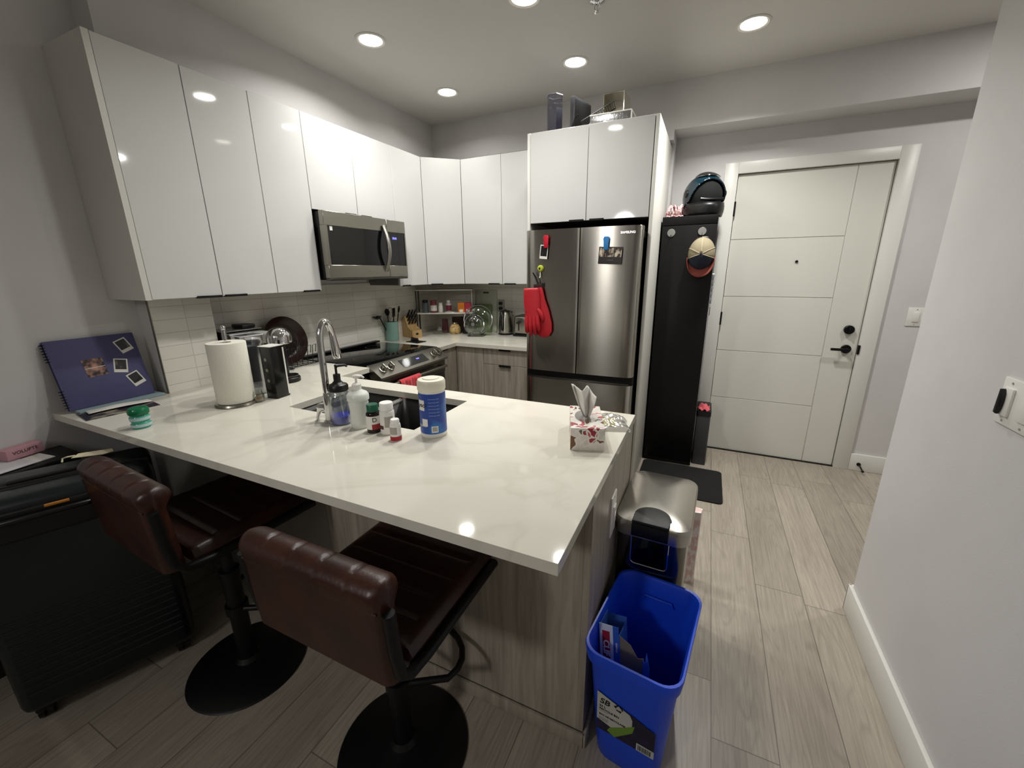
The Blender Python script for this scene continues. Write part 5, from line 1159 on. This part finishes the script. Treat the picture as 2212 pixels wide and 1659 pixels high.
t = thing('cooling_rack', 'black wire cooling rack leaning on the fridge cabinet', 'cooling rack', (1.61, -.53, ZT_+.075)); t.rotation_euler = (0, math.radians(-24), math.radians(6))
b = MB(); b.tube([(-.09, -.06, 0), (.12, -.06, 0), (.12, .06, 0), (-.09, .06, 0)], .003, 6, closed=True); b.build('rack_frame', M_black, t)
for k in range(14): b = MB(); x = -.08+.0145*k; b.tube([(x, -.06, 0), (x, .06, 0)], .0015, 6); b.build('rack_wire', M_black, t)
t = thing('hand_mixer', 'black handled kitchen tool lying on the fridge cabinet edge', 'kitchen tool', (1.47, -.60, ZT_+.012), math.radians(-15))
b = MB(); b.tube([(-.05, 0, 0), (.0, 0, .002), (.02, .0, .02), (.035, 0, .055), (.055, 0, .06)], [.007, .008, .007, .006, .007], 10); b.build('handle', M_black, t)
b = MB(); b.tube([(-.08, 0, -.002), (-.05, 0, 0)], .005, 8); b.build('tip', M_wht, t)
t = thing('wire_basket', 'flat silver wire frame basket on the fridge cabinet', 'basket', (1.73, -.50, ZT_))
b = MB(); b.box(-.14, .11, -.10, -.096, .0, .055, .001); b.build('front_panel', mat('crinkled_foil', '#9a9a9a', .3, metal=.9, bump=((60, 60, 60), 1.)), t)
b = MB(); b.tube([(-.14, -.102, .058), (.11, -.102, .058), (.11, .08, .058), (-.14, .08, .058)], .004, 8, closed=True); b.build('rim_wire', M_wht, t)
b = MB(); b.tube([(.11, -.102, .0), (.11, -.102, .058)], .004, 8); b.build('post', M_wht, t)
t = thing('bread_tin', 'shiny open metal loaf tin standing on its end at the right', 'tin', (1.715, -.47, ZT_+.064), math.radians(-4))
b = MB(); b.box(-.06, .062, .10, .102, .0, .128); b.box(-.062, -.06, -.05, .102, 0, .128); b.box(.062, .064, -.05, .102, 0, .128); b.box(-.06, .062, -.05, .10, 0, .002); b.box(-.06, .062, -.05, .10, .126, .128); b.build('tin_body', mat('bright_tin', '#dcd9ce', .4, metal=1), t)
b = MB(); b.tube([(-.063, -.051, 0), (.066, -.051, 0), (.066, -.051, .129), (-.063, -.051, .129)], .0025, 6, closed=True); b.build('rolled_rim', M_chrome, t)
# ------------------------------------------------------------------ ceiling lamps, sprinkler
M_emit = mat('led_lens', '#ffffff', .5, emit='#fff6e6', es=9)
M_lamptrim = mat('lamp_trim', '#d8d6d0', .4)
LAMPS = [(.529, -1.30, 'round recessed ceiling light over the left worktop'), (.522, -.537, 'round recessed ceiling light in the far left corner above the range'),
         (1.473, -.557, 'round recessed ceiling light in front of the fridge cabinet'), (2.43, -.546, 'round recessed ceiling light nearest the entry door'),
         (1.438, -1.268, 'round recessed ceiling light cut by the top edge of the photo'), (1.457, -2.047, 'round recessed ceiling light above the peninsula, behind the view')]
for i, (x, y, lab) in enumerate(LAMPS):
    t = thing('recessed_light', lab, 'ceiling light', (x, y, H), group='recessed ceiling lights')
    b = MB(); b.lathe([(.083, 0), (.083, -.003), (.074, -.007), (.062, -.003), (.062, 0)], seg=40); b.build('trim_ring', M_lamptrim, t)
    b = MB(); b.lathe([(0, -.0035), (.062, -.0035)], seg=40); b.build('lens', M_emit, t)
    ld = bpy.data.lights.new('lamp_light', 'AREA'); ld.shape = 'DISK'; ld.size = .12; ld.energy = (9, 3.2, 5.0, 13.5, 8.3, 6.2)[i]; ld.color = (1, .985, .945); ld.spread = math.radians((152, 152, 152, 128, 152, 152)[i])
    lo = bpy.data.objects.new('lamp_light', ld); COL.objects.link(lo); lo.parent = t; lo.location = (0, 0, -.012)
t = thing('sprinkler', 'small chrome fire sprinkler head on the ceiling at the top edge', 'sprinkler', (1.74, -1.09, H))
b = MB(); b.lathe([(.035, 0), (.035, -.004), (.02, -.012), (.008, -.014), (0, -.014)]); b.build('escutcheon', M_chrome, t)
b = MB(); b.tube([(.010, 0, -.012), (.013, 0, -.03), (0, 0, -.048)], .002, 6); b.tube([(-.010, 0, -.012), (-.013, 0, -.03), (0, 0, -.048)], .002, 6); b.cyl((0, 0, -.05), .013, .0015, 'z', 16); b.cyl((0, 0, -.045), .002, .03, seg=8); b.build('deflector', M_chrome, t)

# added unseen fill panel in the living room; the world gives no light
w = bpy.data.worlds.new('night'); bpy.context.scene.world = w; w.use_nodes = True
w.node_tree.nodes['Background'].inputs[0].default_value = (.30, .29, .28, 1); w.node_tree.nodes['Background'].inputs[1].default_value = .0
ld = bpy.data.lights.new('living_room_fill', 'AREA'); ld.shape = 'RECTANGLE'; ld.size = 3.2; ld.size_y = 2.2; ld.energy = 10; ld.color = (1, .955, .94)
lo = bpy.data.objects.new('living_room_fill', ld); COL.objects.link(lo); lo.location = (1.9, -4.95, 2.62); lo.rotation_euler = (math.radians(18), 0, 0)

ld = bpy.data.lights.new('living_room_spot', 'AREA'); ld.shape = 'DISK'; ld.size = .35; ld.energy = 2.8; ld.color = (1, .96, .93); ld.spread = math.radians(76)
lo = bpy.data.objects.new('living_room_spot', ld); COL.objects.link(lo); lo.location = (.95, -5.4, 2.25); lo.rotation_euler = (Vector((1.75, -2.4, .55))-Vector((.95, -5.4, 2.25))).to_track_quat('-Z', 'Y').to_euler()
t = thing('recessed_light', 'added ceiling light in the side hall, unseen, to brighten the entry', 'ceiling light', (3.95, -.75, H), group='recessed ceiling lights')
b = MB(); b.lathe([(.083, 0), (.083, -.003), (.074, -.007), (.062, -.003), (.062, 0)], seg=40); b.build('trim_ring', M_lamptrim, t)
b = MB(); b.lathe([(0, -.0035), (.062, -.0035)], seg=40); b.build('lens', M_emit, t)
ld = bpy.data.lights.new('hall_fill_light', 'AREA'); ld.shape = 'DISK'; ld.size = .12; ld.energy = 11; ld.color = (1, .98, .94)  # added fill for the entry, no such lamp is in view
lo = bpy.data.objects.new('hall_fill_light', ld); COL.objects.link(lo); lo.parent = t; lo.location = (0, 0, -.012)

cam = bpy.data.cameras.new('camera'); co = bpy.data.objects.new('camera', cam); COL.objects.link(co)
cam.sensor_width = 36; cam.lens = 36*887.1764/2212; cam.clip_start = .02
R_ = Vector((0.90613255, 0.42288777, -0.00947319)); U_ = Vector((-0.10441896, 0.24533145, 0.96379934)); F_ = Vector((-0.40990302, 0.87234077, -0.26646031))
co.matrix_world = Matrix(((R_.x, U_.x, -F_.x, 2.36243647), (R_.y, U_.y, -F_.y, -3.41242516), (R_.z, U_.z, -F_.z, 1.48421843), (0, 0, 0, 1)))
sc = bpy.context.scene; sc.camera = co
sc.view_settings.view_transform = 'Standard'; sc.view_settings.look = 'None'; sc.view_settings.gamma = 1; sc.view_settings.exposure = 0.34; sc.view_settings.use_curve_mapping = False
sc.cycles.max_bounces = 10; sc.cycles.diffuse_bounces = 5; sc.cycles.glossy_bounces = 5; sc.cycles.transmission_bounces = 8; sc.cycles.caustics_reflective = False; sc.cycles.caustics_refractive = False
